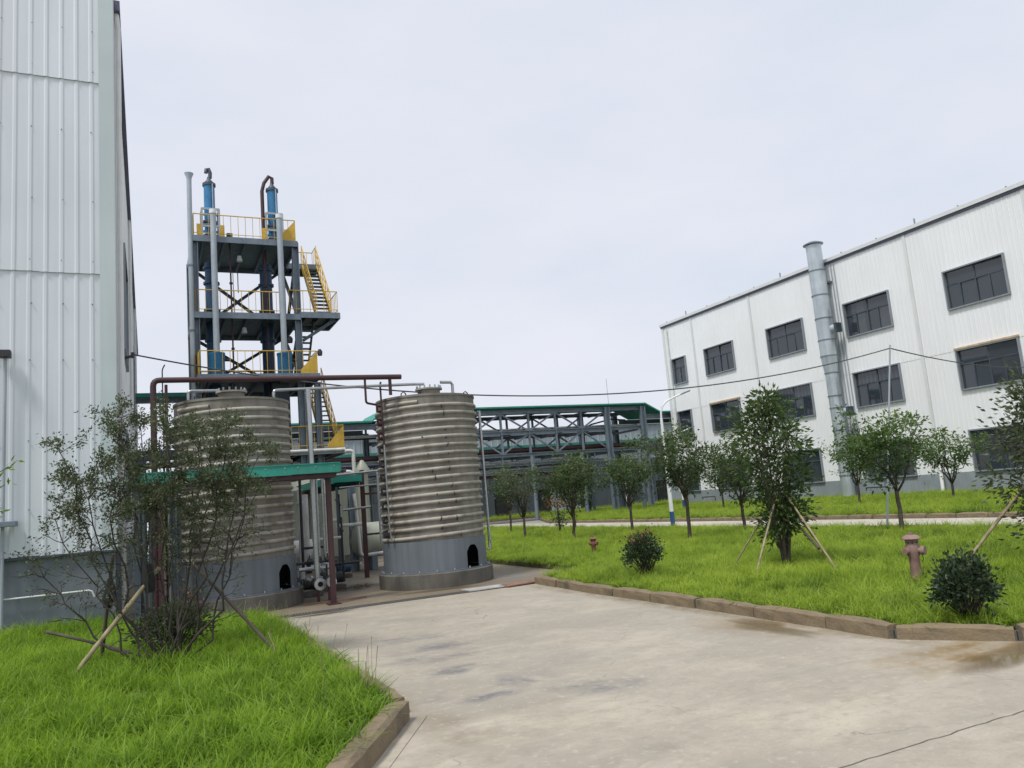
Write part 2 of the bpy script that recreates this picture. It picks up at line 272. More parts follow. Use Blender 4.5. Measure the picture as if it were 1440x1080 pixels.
# ------------------------------------------------------------------ mesh helpers
class MB:
    def __init__(s): s.v = []; s.f = []
    def box(s, x0, x1, y0, y1, z0, z1):
        b = len(s.v); s.v += [(x0,y0,z0),(x1,y0,z0),(x1,y1,z0),(x0,y1,z0),(x0,y0,z1),(x1,y0,z1),(x1,y1,z1),(x0,y1,z1)]
        s.f += [tuple(b+i for i in q) for q in ((3,2,1,0),(4,5,6,7),(0,1,5,4),(1,2,6,5),(2,3,7,6),(3,0,4,7))]; return s
    def bar(s, p0, p1, wd, ht, upv=(0,0,1)):
        p0 = Vector(p0); p1 = Vector(p1); d = (p1-p0).normalized(); u = Vector(upv)
        if abs(d.dot(u)) > .98: u = Vector((0,1,0))
        r = d.cross(u).normalized(); u = r.cross(d); b = len(s.v)
        for p in (p0, p1):
            for a, c in ((-1,-1),(1,-1),(1,1),(-1,1)): s.v.append(tuple(p+r*(a*wd/2)+u*(c*ht/2)))
        s.f += [tuple(b+i for i in q) for q in ((3,2,1,0),(4,5,6,7),(0,1,5,4),(1,2,6,5),(2,3,7,6),(3,0,4,7))]; return s
    def hbeam(s, p0, p1, wd, ht, upv=(0,0,1), t=.14):
        """rolled H section, flanges across 'wd', depth 'ht'"""
        p0 = Vector(p0); p1 = Vector(p1); d = (p1-p0).normalized(); u = Vector(upv)
        if abs(d.dot(u)) > .98: u = Vector((0,1,0))
        r = d.cross(u).normalized(); u = r.cross(d); tf = ht*t
        for sg in (-1, 1):
            o = u*(sg*(ht-tf)/2); s.bar(p0+o, p1+o, wd, tf, u)
        s.bar(p0, p1, wd*.12, ht-2*tf, u); return s
    def cyl(s, p0, p1, r0, r1=None, n=10, caps=True):
        r1 = r0 if r1 is None else r1; p0 = Vector(p0); p1 = Vector(p1); d = (p1-p0).normalized()
        a = Vector((0,0,1)) if abs(d.z) < .9 else Vector((1,0,0)); x = d.cross(a).normalized(); y = d.cross(x); b = len(s.v)
        for p, r in ((p0, r0), (p1, r1)):
            for i in range(n):
                t = 2*PI*i/n; s.v.append(tuple(p+x*(math.cos(t)*r)+y*(math.sin(t)*r)))
        for i in range(n): s.f.append((b+i, b+(i+1)%n, b+n+(i+1)%n, b+n+i))
        if caps: s.f.append(tuple(b+i for i in reversed(range(n)))); s.f.append(tuple(b+n+i for i in range(n)))
        return s
    def tube(s, pts, r, n=8, caps=True):
        pts = [Vector(p) for p in pts]; k = len(pts); rs = r if isinstance(r, (list, tuple)) else [r]*k; b = len(s.v); ref = None
        for i, p in enumerate(pts):
            d = (pts[min(i+1, k-1)]-pts[max(i-1, 0)]).normalized()
            if ref is None:
                a = Vector((0,0,1)) if abs(d.z) < .9 else Vector((1,0,0)); ref = d.cross(a).normalized()
            x = (ref-d*ref.dot(d)).normalized(); ref = x; y = d.cross(x)
            for j in range(n):
                t = 2*PI*j/n; s.v.append(tuple(p+x*(math.cos(t)*rs[i])+y*(math.sin(t)*rs[i])))
        for i in range(k-1):
            for j in range(n): s.f.append((b+i*n+j, b+i*n+(j+1)%n, b+(i+1)*n+(j+1)%n, b+(i+1)*n+j))
        if caps: s.f.append(tuple(b+j for j in reversed(range(n)))); s.f.append(tuple(b+(k-1)*n+j for j in range(n)))
        return s
    def lathe(s, prof, c=(0,0,0), n=32, axis='z', a0=0., a1=2*PI):
        b = len(s.v); k = len(prof); full = abs(a1-a0-2*PI) < 1e-6; m_ = n if full else n+1
        for i in range(m_):
            t = a0+(a1-a0)*i/n; ct, st = math.cos(t), math.sin(t)
            for (r, z) in prof:
                if axis == 'z': s.v.append((c[0]+r*ct, c[1]+r*st, c[2]+z))
                elif axis == 'y': s.v.append((c[0]+r*ct, c[1]+z, c[2]+r*st))
                else: s.v.append((c[0]+z, c[1]+r*ct, c[2]+r*st))
        for i in range(n):
            i2 = (i+1) % m_
            for j in range(k-1): s.f.append((b+i*k+j, b+i2*k+j, b+i2*k+j+1, b+i*k+j+1))
        return s
    def poly(s, pts, z0, z1):
        """extruded horizontal polygon (counter-clockwise)"""
        b = len(s.v); n = len(pts)
        s.v += [(p[0], p[1], z0) for p in pts]+[(p[0], p[1], z1) for p in pts]
        s.f.append(tuple(b+i for i in reversed(range(n)))); s.f.append(tuple(b+n+i for i in range(n)))
        for i in range(n): s.f.append((b+i, b+(i+1)%n, b+n+(i+1)%n, b+n+i))
        return s

ORG = {}
def root(name, loc, label=None, cat=None, group=None):
    o = bpy.data.objects.new(name, None); o.location = loc; o.empty_display_size = .2; COL.objects.link(o); ORG[o.name] = Vector(loc)
    return tag(o, label, cat, group)
def tag(o, label=None, cat=None, group=None, kind=None):
    if label: o['label'] = label
    if cat: o['category'] = cat
    if group: o['group'] = group
    if kind: o['kind'] = kind
    return o
def mk(name, mb, mat, parent=None, smooth=False, loc=None, bevel=0, solid=True):
    """one mesh object; mb is in world coordinates (or local when loc is given)"""
    me = bpy.data.meshes.new(name)
    org = Vector((0,0,0))
    if loc is None:
        if parent is not None: org = ORG[parent.name]
        else:
            xs = np.array(mb.v); org = Vector(((xs[:,0].min()+xs[:,0].max())/2, (xs[:,1].min()+xs[:,1].max())/2, xs[:,2].min()))
        vv = (np.array(mb.v)-np.array(org)).tolist()
    else: vv = mb.v
    me.from_pydata(vv, [], mb.f)
    me.materials.append(M[mat] if isinstance(mat, str) else mat)
    if smooth: me.polygons.foreach_set('use_smooth', [True]*len(me.polygons))
    me.update()
    o = bpy.data.objects.new(name, me); COL.objects.link(o)
    if parent is not None:
        o.parent = parent; ORG[o.name] = ORG[parent.name]
        if loc is not None: o.location = Vector(loc)-ORG[parent.name]; ORG[o.name] = Vector(loc)
    else:
        o.location = org if loc is None else Vector(loc); ORG[o.name] = Vector(o.location)
    if smooth and solid: me.set_sharp_from_angle(angle=math.radians(40))
    if bevel:
        bv = o.modifiers.new('bevel', 'BEVEL'); bv.width = bevel; bv.segments = 2; bv.limit_method = 'ANGLE'
    return o
def again(o, parent, loc, rotz=None, name=None):
    c = o.copy(); COL.objects.link(c); c.parent = parent
    c.location = Vector(loc)-(ORG[parent.name] if parent else Vector((0,0,0)))
    if rotz is not None: c.rotation_euler = (0, 0, rotz)
    ORG[c.name] = Vector(loc)
    return c
def struct(name, mb, mat, **k): return tag(mk(name, mb, mat, **k), kind='structure')

# ------------------------------------------------------------------ ground, roads, pavements
def grid_sheet(x0, x1, y0, y1, z, thick=0.0):
    return MB().box(x0, x1, y0, y1, z-.05, z)
b = MB(); b.v = [(-900,-900,-.02),(900,-900,-.02),(900,900,-.02),(-900,900,-.02)]; b.f = [(0,1,2,3)]
struct('ground', b, 'ground')
def jag(x0, x1, y, amp, step, r):
    n = int(abs(x1-x0)/step); return [(x0+(x1-x0)*i/n, y+r.uniform(-amp, amp)) for i in range(n+1)]
road = tag(root('road', (4, 4, 0)), kind='structure')
r2 = random.Random(3)
jy = [y+0.0 for y in (0,)]
top = jag(-12, 26, 3.62, .009, .09, r2)
b = MB(); b.poly([(p[0], p[1]+.008) for p in top]+[(26, 14.22), (-12, 14.22)], -.015, 0.0); mk('slab', b, 'road', road)
b = MB(); b.poly([(-12, -9), (26, -9)]+[(p[0], p[1]-.006) for p in reversed(top)], -.015, -.001); mk('slab', b, 'road', road)
b = MB(); b.box(-12, 26, 3.5, 3.75, -.019, -.0155); mk('joint_filler', b, 'drain', road)
struct('plant_floor', MB().poly([(-.5,14.52),(8.45,14.52),(8.45,42),(-.5,42)], -.016, -.002), 'floor')
struct('lane', MB().box(17.9, 22.05, -40, 60, -.015, .002), 'lane')
struct('cross_lane', MB().box(8.5, 60, 52.1, 56.2, -.014, .006), 'lane')

# drainage channel with grating, and its cover plates
dr = root('drain_channel', (4.0, 14.37, 0), 'iron grating strip over the drain between road slab and tank yard', 'drain')
mk('channel', MB().box(1.4, 7.2, 14.225, 14.515, -.014, -.008), 'drain', dr)
gb = MB()
for i in range(10): gb.box(-.24+i*.052, -.214+i*.052, -.115, .115, 0, .016)
gb.box(-.26, .26, -.14, -.115, 0, .018); gb.box(-.26, .26, .115, .14, 0, .018)
g0 = None
for i in range(8):
    L_ = (1.75+i*.53, 14.37, -.006)
    if g0 is None: g0 = mk('grate', gb, 'grate', dr, loc=L_)
    else: again(g0, dr, L_)
tag(mk('cover_plate', MB().box(-.42, .42, -.2, .2, 0, .02), 'plate', loc=(5.93, 14.44, .012)), 'pale grey steel plate laid over the end of the drain', 'plate').rotation_euler = (.0, .01, .06)
tag(mk('cover_plate', MB().box(-.40, .40, -.19, .19, 0, .022), 'rust', loc=(6.66, 14.36, .016)), 'rusty reddish plate between pale cover plate and kerb end', 'plate').rotation_euler = (.0, -.012, .12)

# kerb stones
def stone_mesh(name, L_, seed, W=.135, Hh=.155):
    r = random.Random(seed); b = MB(); n = 5
    prof = [(-W/2, -.03), (-W/2, Hh*.5), (-W/2, Hh-.03), (-W/2+.03, Hh), (W/2-.03, Hh), (W/2, Hh-.03), (W/2, Hh*.5), (W/2, -.03)]
    for i in range(n+1):
        for (y, z) in prof:
            b.v.append((-L_/2+L_*i/n, y+r.uniform(-.005,.005), z+(r.uniform(-.007,.005) if z > 0 else 0)-(.022 if i in (0, n) and z > Hh-.01 else 0)))
    k = len(prof)
    for i in range(n):
        for j in range(k-1): b.f.append((i*k+j, i*k+j+1, (i+1)*k+j+1, (i+1)*k+j))
    b.f.append(tuple(range(k))[::-1]); b.f.append(tuple(n*k+j for j in range(k)))
    b.f = [tuple(reversed(q)) for q in b.f]
    return b
def kerb(label, pts, step=.96, seed=1, group=None, W=.135, Hh=.155):
    rt = root('kerb', (pts[0][0], pts[0][1], 0), label, 'kerb', group); r = random.Random(seed); kinds = {}
    for a, c in zip(pts[:-1], pts[1:]):
        mk('bedding', MB().bar((*a, .03), (*c, .03), W*.5, .12), 'plinth', rt)
        a = Vector((*a, 0)); c = Vector((*c, 0)); Lg = (c-a).length; n = max(1, round(Lg/step)); d = (c-a)/n; ang = math.atan2(d.y, d.x)
        for i in range(n):
            p = a+d*(i+.5)+Vector((r.uniform(-.012,.012), r.uniform(-.012,.012), r.uniform(-.014,.008)))
            key = (round(d.length, 3), r.randrange(3))
            if key not in kinds:
                kinds[key] = mk('kerb_stone', stone_mesh('kerb_stone', d.length-.034, seed*10+key[1], W, Hh), 'kerb', rt, loc=p); kinds[key].rotation_euler = (0, 0, ang+r.uniform(-.012,.012))
            else: again(kinds[key], rt, p, ang+r.uniform(-.012,.012)+(PI if r.random() < .5 else 0))
    return rt
kerb('brown stone kerb curving round the right lawn beside the road', [(6.96,14.2),(6.86,12.2),(6.84,9.0),(6.79,6.65),(6.75,5.78),(7.33,4.93),(8.3,4.3),(11,4.2)], .98, 1)
kerb('brown stone kerb at the corner of the left foreground lawn', [(1.80,14.1),(1.83,11.2),(1.86,8.6),(1.87,6.62)], .95, 2)
kerb('big foreground kerb block at the left lawn tip', [(1.83,6.46),(1.23,5.44),(.95,4.95),(-1.5,4.2)], 1.16, 3, None, .17, .185)
kerb('kerb of the far lawn along the lane', [(22.15,8),(22.15,42.5)], 1.0, 4)
kerb('kerb rounding the far lawn corner before the pipe rack', [(22.15,42.6),(23.2,45.3),(26,51.9),(37,51.9)], 1.0, 5)
kerb('kerb of the grass strip before the far grey building', [(15,56.3),(37,56.3)], 1.1, 6)
kerb('low kerb on the lane side of the right lawn', [(17.8,8),(17.8,40)], 1.0, 7)
struct('kerb_footing', MB().bar((1.98,6.47,-.004),(1.08,4.94,-.004), .15, .022), 'road')
# lawn soil beds
def bed(name, pts): return struct(name, MB().poly(pts, -.01, .10), 'soil')
LB = [(-14,4.3),(-1.5,4.28),(.9,5.0),(1.15,5.46),(1.77,6.5),(1.79,8.6),(1.76,11.2),(1.73,14.1),(-.1,14.35),(-.55,15.0),(-.55,15.95),(-14,15.95)]
RB = [(6.83,5.8),(7.4,5.0),(8.33,4.38),(11,4.28),(17.72,4.28),(17.72,43),(8.5,43),(8.4,19.6),(8.55,14.75),(7.1,14.2),(6.93,12.2),(6.91,9.0),(6.86,6.65)]
FB = [(22.23,2),(36.9,2),(36.9,51.8),(26.1,51.8),(23.28,45.3),(22.23,42.6)]
SB = [(9,56.4),(60,56.4),(60,61),(9,61)]
bed('lawn_bed', LB); bed('lawn_bed', RB); bed('lawn_bed', FB); bed('lawn_bed', SB)
# puddles: thin water sheets with ragged outline
def puddle(c, rx, ry, seed, label):
    """sheet of water that thins out to nothing at its ragged edge"""
    r = random.Random(seed); n = 60; ph = [r.uniform(0, 6.3) for _ in range(5)]; V = [(c[0], c[1], .004)]; T = [1.]; F = []
    for k, f in enumerate((.35, .6, .8, 1.)):
        for i in range(n):
            t = 2*PI*i/n; q = f*(1+.22*math.sin(2*t+ph[0])+.14*math.sin(3*t+ph[1])+.10*math.sin(5*t+ph[2])+.06*math.sin(9*t+ph[3]))
            V.append((c[0]+rx*q*math.cos(t), c[1]+ry*q*math.sin(t), .004)); T.append((1., .75, .35, 0.)[k])
    for i in range(n): F.append((0, 1+i, 1+(i+1)%n))
    for k in range(3):
        for i in range(n): F.append((1+k*n+i, 1+(k+1)*n+i, 1+(k+1)*n+(i+1)%n, 1+k*n+(i+1)%n))
    b = MB(); b.v = V; b.f = F; o = mk('puddle', b, 'water')
    at = o.data.attributes.new('tone', 'FLOAT', 'POINT'); at.data.foreach_set('value', T)
    return tag(o, label, 'puddle')
puddle((2.75,14.02), .55, .16, 1, 'narrow dark puddle beside the drain grating near the left lawn')
puddle((6.4,7.2), .28, .75, 2, 'small brown puddle by the right kerb')
puddle((7.0,4.6), .9, .34, 3, 'larger brown puddle at the right kerb corner')
puddle((4.1,18.0), .9, .8, 4, 'dark puddle on the yard floor between the two tanks')
puddle((5.3,15.35), 1.0, .22, 5, 'wet patch at the foot of the right tank plinth')

# ------------------------------------------------------------------ corrugated cladding
def corr(bm, u0, u1, z0, z1, place, pitch=.25, wid=.075, dep=.028, tilt=0.0, phase=None):
    """trapezoid-ribbed sheet; place(u, n, z) -> world, n out of the wall"""
    us = [(u0, 0)]
    k = math.ceil((u0+.02)/pitch) if phase is None else 0
    u = k*pitch if phase is None else u0+phase
    while u+wid < u1-.01:
        if u > u0+.01: us += [(u, 0), (u+wid*.28, dep), (u+wid*.72, dep), (u+wid, 0)]
        u += pitch
    us.append((u1, 0)); b_ = len(bm.v); n = len(us)
    for (q, d) in us: bm.v.append(place(q, d+tilt, z0))
    for (q, d) in us: bm.v.append(place(q, d, z1))
    for i in range(n-1): bm.f.append((b_+i, b_+i+1, b_+n+i+1, b_+n+i))
    return bm

# ------------------------------------------------------------------ right hand building (wall faces -X)
WX = 37.0
rb = root('factory_building', (WX, 35, 0), 'long white corrugated factory building with three rows of dark windows', 'building')
pw = lambda u, n, z: (WX-n, u, z)
mk('core', MB().box(WX+.5, 58, 6.2, 49.2, 0, 13.6), 'rib_dark', rb)
mk('base_wall', MB().box(WX-.02, WX+.45, 6, 49.4, 0, 1.12), 'base_wall_r', rb)
mk('end_wall', MB().box(WX+.05, 58, 49.22, 49.4, 0, 14.0), 'sheet_r', rb)
YW = [(46.95,48.5),(41.6,44.6),(35.15,38.2),(28.85,31.85),(22.4,25.45),(16.0,19.0),(9.6,12.6)]
ROWS = [(1.15,3.10),(5.20,7.12),(9.30,11.20)]
bays = [(45.8,49.4),(39.55,45.8),(33.4,39.55),(27.4,33.4),(21.0,27.4),(14.6,21.0),(6,14.6)]
bands = [(1.12,7.16),(7.16,11.23),(11.23,13.98)]
for (y0, y1) in bays:
    for bi, (z0, z1) in enumerate(bands):
        bm = MB(); holes = [(a, c, p, q) for (a, c) in YW for (p, q) in ROWS if a > y0-.1 and c < y1+.1 and p >= z0-.05 and q <= z1+.05]
        z = z0
        til = .012 if bi else 0
        zs = sorted(holes, key=lambda h: h[2])
        for (a, c, p, q) in zs:
            if p > z+.02: corr(bm, y0, y1, z, p, pw, .25, .06, .012, til)
            corr(bm, y0, a, max(p, z), q, pw, .25, .06, .012); corr(bm, c, y1, max(p, z), q, pw, .25, .06, .012); z = q
        if z1 > z+.02: corr(bm, y0, y1, z, z1, pw, .25, .06, .012)
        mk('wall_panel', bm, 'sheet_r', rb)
for yj in (45.8, 39.55, 33.4, 27.4, 21.0): mk('joint_strip', MB().box(WX-.045, WX-.012, yj-.09, yj+.09, 1.13, 13.97), 'trim_w', rb)
mk('corner_trim', MB().box(WX-.05, WX+.25, 49.2, 49.46, 1.12, 14.0), 'trim_w', rb)
mk('downpipe', MB().cyl((WX-.14,48.75,.2),(WX-.14,48.75,13.7), .075, n=8), 'pvc', rb, smooth=True)
mk('eave_trim', MB().box(WX-.09, WX+.3, 6, 49.5, 13.90, 14.02), 'gutter', rb)
mk('roof_edge', MB().box(WX-.16, WX+.5, 6, 49.55, 14.03, 14.22), 'trim_w', rb)
rf = mk('roof', MB().bar((WX+5.5,27.5,14.75),(WX+5.5,49.4,14.75), .1, .1), 'trim_w', rb)
bm = MB(); bm.v = [(WX-.1,6,14.225),(WX-.1,49.5,14.225),(47.5,49.5,15.3),(47.5,6,15.3),(58,6,14.2),(58,49.5,14.2)]; bm.f = [(0,3,2,1),(3,4,5,2)]
mk('roof_sheet', bm, 'sheet_r', rb)
for i in range(17):
    yy = 48.6-2.45*i; mk('roof_clip', MB().box(WX-.12, WX-.06, yy-.03, yy+.03, 14.22, 14.22+(.30 if i % 4 == 1 else .08)), 'frame', rb)
def window(parent, y0, y1, z0, z1, kind, rr):
    """aluminium window in a projecting sheet-metal surround, wall faces -X"""
    f = mk('window', MB(), 'frame', parent) if 0 else None
    fr = MB(); o, i_ = WX-.13, WX+.12; t = .07
    fr.box(o, i_, y0-t, y1+t, z1, z1+t); fr.box(o, i_, y0-t, y1+t, z0-t, z0); fr.box(o, i_, y0-t, y0, z0+.001, z1-.001); fr.box(o, i_, y1, y1+t, z0+.001, z1-.001)
    wdw = mk('window', fr, 'frame', parent)
    xg = WX+.05; zt = z0+(z1-z0)*.64; wv = y1-y0
    mu = []
    if wv > 2:
        cols_t = [y0, (y0+y1)/2, y1]; cols_b = [y0, y0+wv*.27, (y0+y1)/2, y0+wv*.77, y1]
    else: cols_t = [y0, y1]; cols_b = [y0, (y0+y1)/2, y1]
    sh = MB(); sh.box(xg-.035, xg+.03, y0, y1, zt-.03, zt+.03)
    for c in cols_t[1:-1]: sh.box(xg-.036, xg+.03, c-.03, c+.03, zt+.03, z1)
    for c in cols_b[1:-1]: sh.box(xg-.036, xg+.03, c-.028, c+.028, z0, zt-.03)
    mk('mullion', sh, 'steel_d', wdw)
    for c, zz0, zz1 in ((cols_b, z0, zt), (cols_t, zt, z1)):
        for a, d in zip(c[:-1], c[1:]):
            tl = rr.uniform(-.022,.022); x = xg+rr.uniform(-.004,.004); tz = rr.uniform(-.015,.03)
            bm = MB(); bm.v = [(x+tl,a,zz0),(x-tl,d,zz0),(x-tl+tz,d,zz1),(x+tl+tz,a,zz1)]; bm.f = [(0,3,2,1)]
            mk('pane', bm, 'glass', wdw)
    if kind == 'blind':
        n = 11
        sl = MB()
        for k in range(n):
            a = y0+wv*(k+.3)/n; sl.box(WX+.16, WX+.17, a, a+wv/n*rr.uniform(.3,.6), zt+.05, z1)
        mk('blind', sl, 'pvc', wdw)  # pale upright strips set behind the upper panes
    if kind == 'blind_low':
        sl = MB(); sl.box(WX+.18, WX+.19, y0, y0+wv*.3, z0, zt); sl.box(WX+.20, WX+.21, y0+wv*.62, y0+wv*.8, z0+.1, z1); mk('blind', sl, 'insul', wdw)  # broad pale sheets behind part of the panes
    if kind == 'lintel': mk('lintel', MB().box(WX-.15, WX-.01, y0-.1, y1+.1, z1+t, z1+t+.09), 'rust_trim', wdw)
    return wdw
rw = random.Random(4)
for ri, (z0, z1) in enumerate(ROWS):
    for wi, (y0, y1) in enumerate(YW):
        kind = None
        if ri == 1 and wi in (2, 3): kind = 'blind'
        if ri == 2 and wi in (0, 3): kind = 'blind_low'
        if (ri == 1 and wi in (1, 4)) or (ri == 2 and wi in (6,)): kind = 'lintel'
        window(rb, y0, y1, z0, z1, kind, rw)

# galvanised exhaust stack in front of the wall
DY, DX = 32.8, 36.25
ds = root('exhaust_duct', (DX, DY, 0), 'tall galvanised exhaust duct with banded joints against the white wall', 'duct')
zz = [0, 1.4, 2.7, 4.0, 5.3, 6.0, 7.35]
for a, c in zip(zz[:-1], zz[1:]): mk('duct_section', MB().cyl((DX,DY,a+.01),(DX,DY,c-.01), .36, n=24), 'galv', ds, smooth=True)
mk('reducer', MB().cyl((DX,DY,7.35),(DX,DY,8.35), .37, .48, n=24), 'galv', ds, smooth=True)
zz = [8.35, 9.3, 10.6, 12.0, 13.5, 15.1]
for a, c in zip(zz[:-1], zz[1:]): mk('duct_section', MB().cyl((DX,DY,a+.01),(DX,DY,c-.01), .47 if a < 13 else .44, n=24), 'galv', ds, smooth=True)
for z in (1.4, 2.7, 4.0, 5.3, 6.0): mk('flange_band', MB().cyl((DX,DY,z-.035),(DX,DY,z+.035), .39, n=24), 'steel', ds, smooth=True)
for z in (7.35,): mk('flange_band', MB().cyl((DX,DY,z-.03),(DX,DY,z+.03), .40, n=24), 'steel', ds, smooth=True)
for z in (8.35, 9.3, 10.6, 12.0, 13.5): mk('flange_band', MB().cyl((DX,DY,z-.03),(DX,DY,z+.03), .50, n=24), 'steel', ds, smooth=True)
mk('rain_cap', MB().lathe([(.0,.18),(.3,.16),(.58,.03),(.58,-.02),(.44,-.04)], (DX,DY,15.14), 24), 'steel', ds, smooth=True)
for z in (5.0, 9.9):
    mk('branch_duct', MB().cyl((DX+.1,DY-.4,z),(DX+.1,DY-.75,z), .24, n=18), 'galv', ds, smooth=True)
    mk('fan_box', MB().box(DX-.12,DX+.32,DY-.92,DY-.75,z-.27,z+.27), 'steel_d', ds)
for z in (3.4, 12.8): mk('bracket', MB().box(DX+.3, WX-.02, DY-.35, DY+.35, z-.05, z+.05), 'steel', ds)
mk('footing', MB().box(DX-.5,DX+.5,DY-.5,DY+.5, 0, .22), 'plinth', ds)
# thin tubes put in for the shaded wall ribs beside the duct
for k in range(5):
    y = 31.95+k*.16-.0
    tag(mk('riser_pipe', MB().cyl((WX-.07,33.0-k*.21,1.2),(WX-.07,33.0-k*.21,13.85), .03, n=6), 'steel_l', smooth=True), ORD[k]+' thin riser pipe right of the exhaust duct on the white wall', 'pipe', 'riser pipes beside the exhaust duct')
# low pipe stubs on the base wall
def stub(y, lab):
    t = MB().tube([(WX-.35,y+.9,.45),(WX-.35,y+.9,.62),(WX-.35,y-.5,.62),(WX-.35,y-.5,.3)], .04)
    tag(mk('pipe_stub', t, 'steel_d', smooth=True), lab, 'pipe')
stub(45.5, 'low dark pipe loop at the base wall near the far corner'); stub(31.0, 'low red-brown pipe loop at the base wall beside the duct')
tag(mk('drain_pipe', MB().cyl((WX-.5,27.1,.1),(WX-.12,27.3,2.6), .09, n=10), 'pvc', smooth=True), 'leaning white plastic downpipe against the grey base wall', 'pipe')

# ------------------------------------------------------------------ left building (front faces -Y, side faces +X)
LX, LY = -.5, 16.0
lb = root('warehouse', (LX, LY, 0), 'tall white ribbed metal warehouse filling the left edge', 'building')
pf = lambda u, n, z: (u, LY-n, z)
ps = lambda u, n, z: (LX+n, u, z)
mk('core', MB().box(-16, LX-.25, LY+.3, 51.8, 0, 12.2), 'rib_dark', lb)
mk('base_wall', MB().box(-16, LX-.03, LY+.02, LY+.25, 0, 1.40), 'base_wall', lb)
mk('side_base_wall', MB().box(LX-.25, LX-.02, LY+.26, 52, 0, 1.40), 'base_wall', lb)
nsh = 14
rl = random.Random(9)
for k in range(nsh):
    u1 = -.72-k*1.0; u0 = u1-1.0
    for bi, (z0, z1) in enumerate(((1.39,6.56),(6.50,10.42),(10.35,12.75))):
        bm = MB(); dz = rl.uniform(-.012,.012)
        corr(bm, u0, u1, z0+dz, z1, lambda u, n, z, o=bi*.006: pf(u, n+o, z), .25, .085, .015, .018 if bi else 0, phase=.05+rl.uniform(-.01,.01))
        if bi:   # the lapped lower edge has thickness
            pass
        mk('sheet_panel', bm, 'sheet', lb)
bm = MB()
for z in (2.2, 3.4, 4.85, 5.9, 6.72, 7.9, 9.3, 10.55, 11.4):
    for k in range(0, 12):
        x = -.86-k*.5+rl.uniform(-.02,.02); bm.cyl((x,LY-.012,z),(x,LY-.042,z), .0105, n=6)
tag(mk('screw', bm, 'steel', lb), kind='stuff')
mk('corner_flashing', MB().box(-.745, LX+.015, LY-.045, LY+.02, 1.36, 12.75), 'trim', lb)
mk('side_flashing', MB().box(LX-.02, LX+.02, LY+.02, LY+.32, 1.36, 12.3), 'trim_w', lb)
bm = MB(); corr(bm, LY+.3, 52, 1.38, 12.2, ps, .25, .07, .03); mk('side_wall', bm, 'sheet_r', lb)
mk('gutter', MB().box(LX-.05, LX+.13, LY+.35, 52.1, 12.2, 12.42), 'gutter', lb)
mk('drip_sill', MB().box(-16, LX+.02, LY-.06, LY+.02, 1.355, 1.385), 'steel_d', lb)
for yd in (16.5, 28.5, 40.5): mk('downpipe', MB().tube([(LX+.06,yd,12.2),(LX+.09,yd,11.9),(LX+.09,yd,.25)], .05), 'pvc', lb, smooth=True)
mk('roof', MB().poly([(-16,LY-.0),(LX-.05,LY-.0),(LX-.05,52),(-16,52)], 12.43, 12.5), 'sheet', lb)
for (y0, y1, z0, z1) in ((20.6,23.6,6.1,8.6),(33.2,36.2,6.3,8.7),(43,46,6.3,8.7),(20.6,23.6,2,4)):
    fr = MB(); t = .08; a, c = LX-.02, LX+.10
    fr.box(a,c,y0-t,y1+t,z1,z1+t); fr.box(a,c,y0-t,y1+t,z0-t,z0); fr.box(a,c,y0-t,y0,z0,z1); fr.box(a,c,y1,y1+t,z0,z1)
    wd = mk('window', fr, 'frame', lb); mk('pane', MB().box(LX+.035,LX+.042,y0,y1,z0,z1), 'glass', wd); mk('mullion', MB().box(LX+.04,LX+.06,(y0+y1)/2-.03,(y0+y1)/2+.03,z0,z1), 'frame', wd)
# things on the front wall
tag(mk('vent_hood', MB().box(-4.2,-2.02,LY-.28,LY-.05,1.93,2.02), 'steel', bevel=.008), 'flat grey sheet hood on the left wall above the base', 'hood')
tag(mk('wall_pipe', MB().tube([(-6,LY-.07,.72),(-.95,LY-.07,.72),(-.9,LY-.07,.70),(-.86,LY-.07,.6)], .015), 'pvc', smooth=True), 'thin white pipe running along the blue-grey base wall', 'pipe')
lp = root('camera_pole', (-2.24, LY-.14, 0), 'thin grey pole with a small black box on top before the left wall', 'pole')
mk('pole', MB().cyl((-2.24,LY-.12,0),(-2.22,LY-.12,4.9), .028, n=8), 'steel_l', lp, smooth=True)
mk('camera_box', MB().box(-2.34,-2.13,LY-.26,LY-.08,4.86,4.99), 'iron', lp, bevel=.01)
br = root('cable_bracket', (LX, 17, 5.1), 'small dark cable bracket on the warehouse side wall', 'bracket')
mk('arm', MB().bar((LX+.02,17.,5.05),(LX+.3,17.,5.14), .04, .05), 'iron', br); mk('insulator', MB().cyl((LX+.28,17,5.09),(LX+.28,17,5.2), .035, n=8), 'iron', br)

# ------------------------------------------------------------------ far background
bgb = root('grey_shed', (30, 62, 0), 'long low grey metal shed with green eave behind the pipe rack', 'building')
pb = lambda u, n, z: (u, 62-n, z)
for k in range(12):
    u0 = 3+k*4.2
    bm = MB(); corr(bm, u0, u0+4.18, 2.2, 4.4, pb, .6, .18, .05); mk('lower_panel', bm, 'bgbase', bgb)
    bm = MB(); corr(bm, u0, u0+4.18, 4.41, 6.0, pb, .6, .18, .05); mk('wall_panel', bm, 'bgwall', bgb)
    bm = MB(); corr(bm, u0, u0+4.18, 6.2, 7.6, pb, .6, .18, .05); mk('upper_panel', bm, 'bgwall', bgb)
mk('green_band', MB().box(3, 53.4, 61.6, 62.02, 5.98, 6.2), 'green_far', bgb)
mk('core', MB().box(3, 53.3, 62.15, 74, 0, 7.55), 'rib_dark', bgb)
mk('roof', MB().box(2.8, 53.5, 61.8, 74, 7.6, 7.72), 'bgwall', bgb)
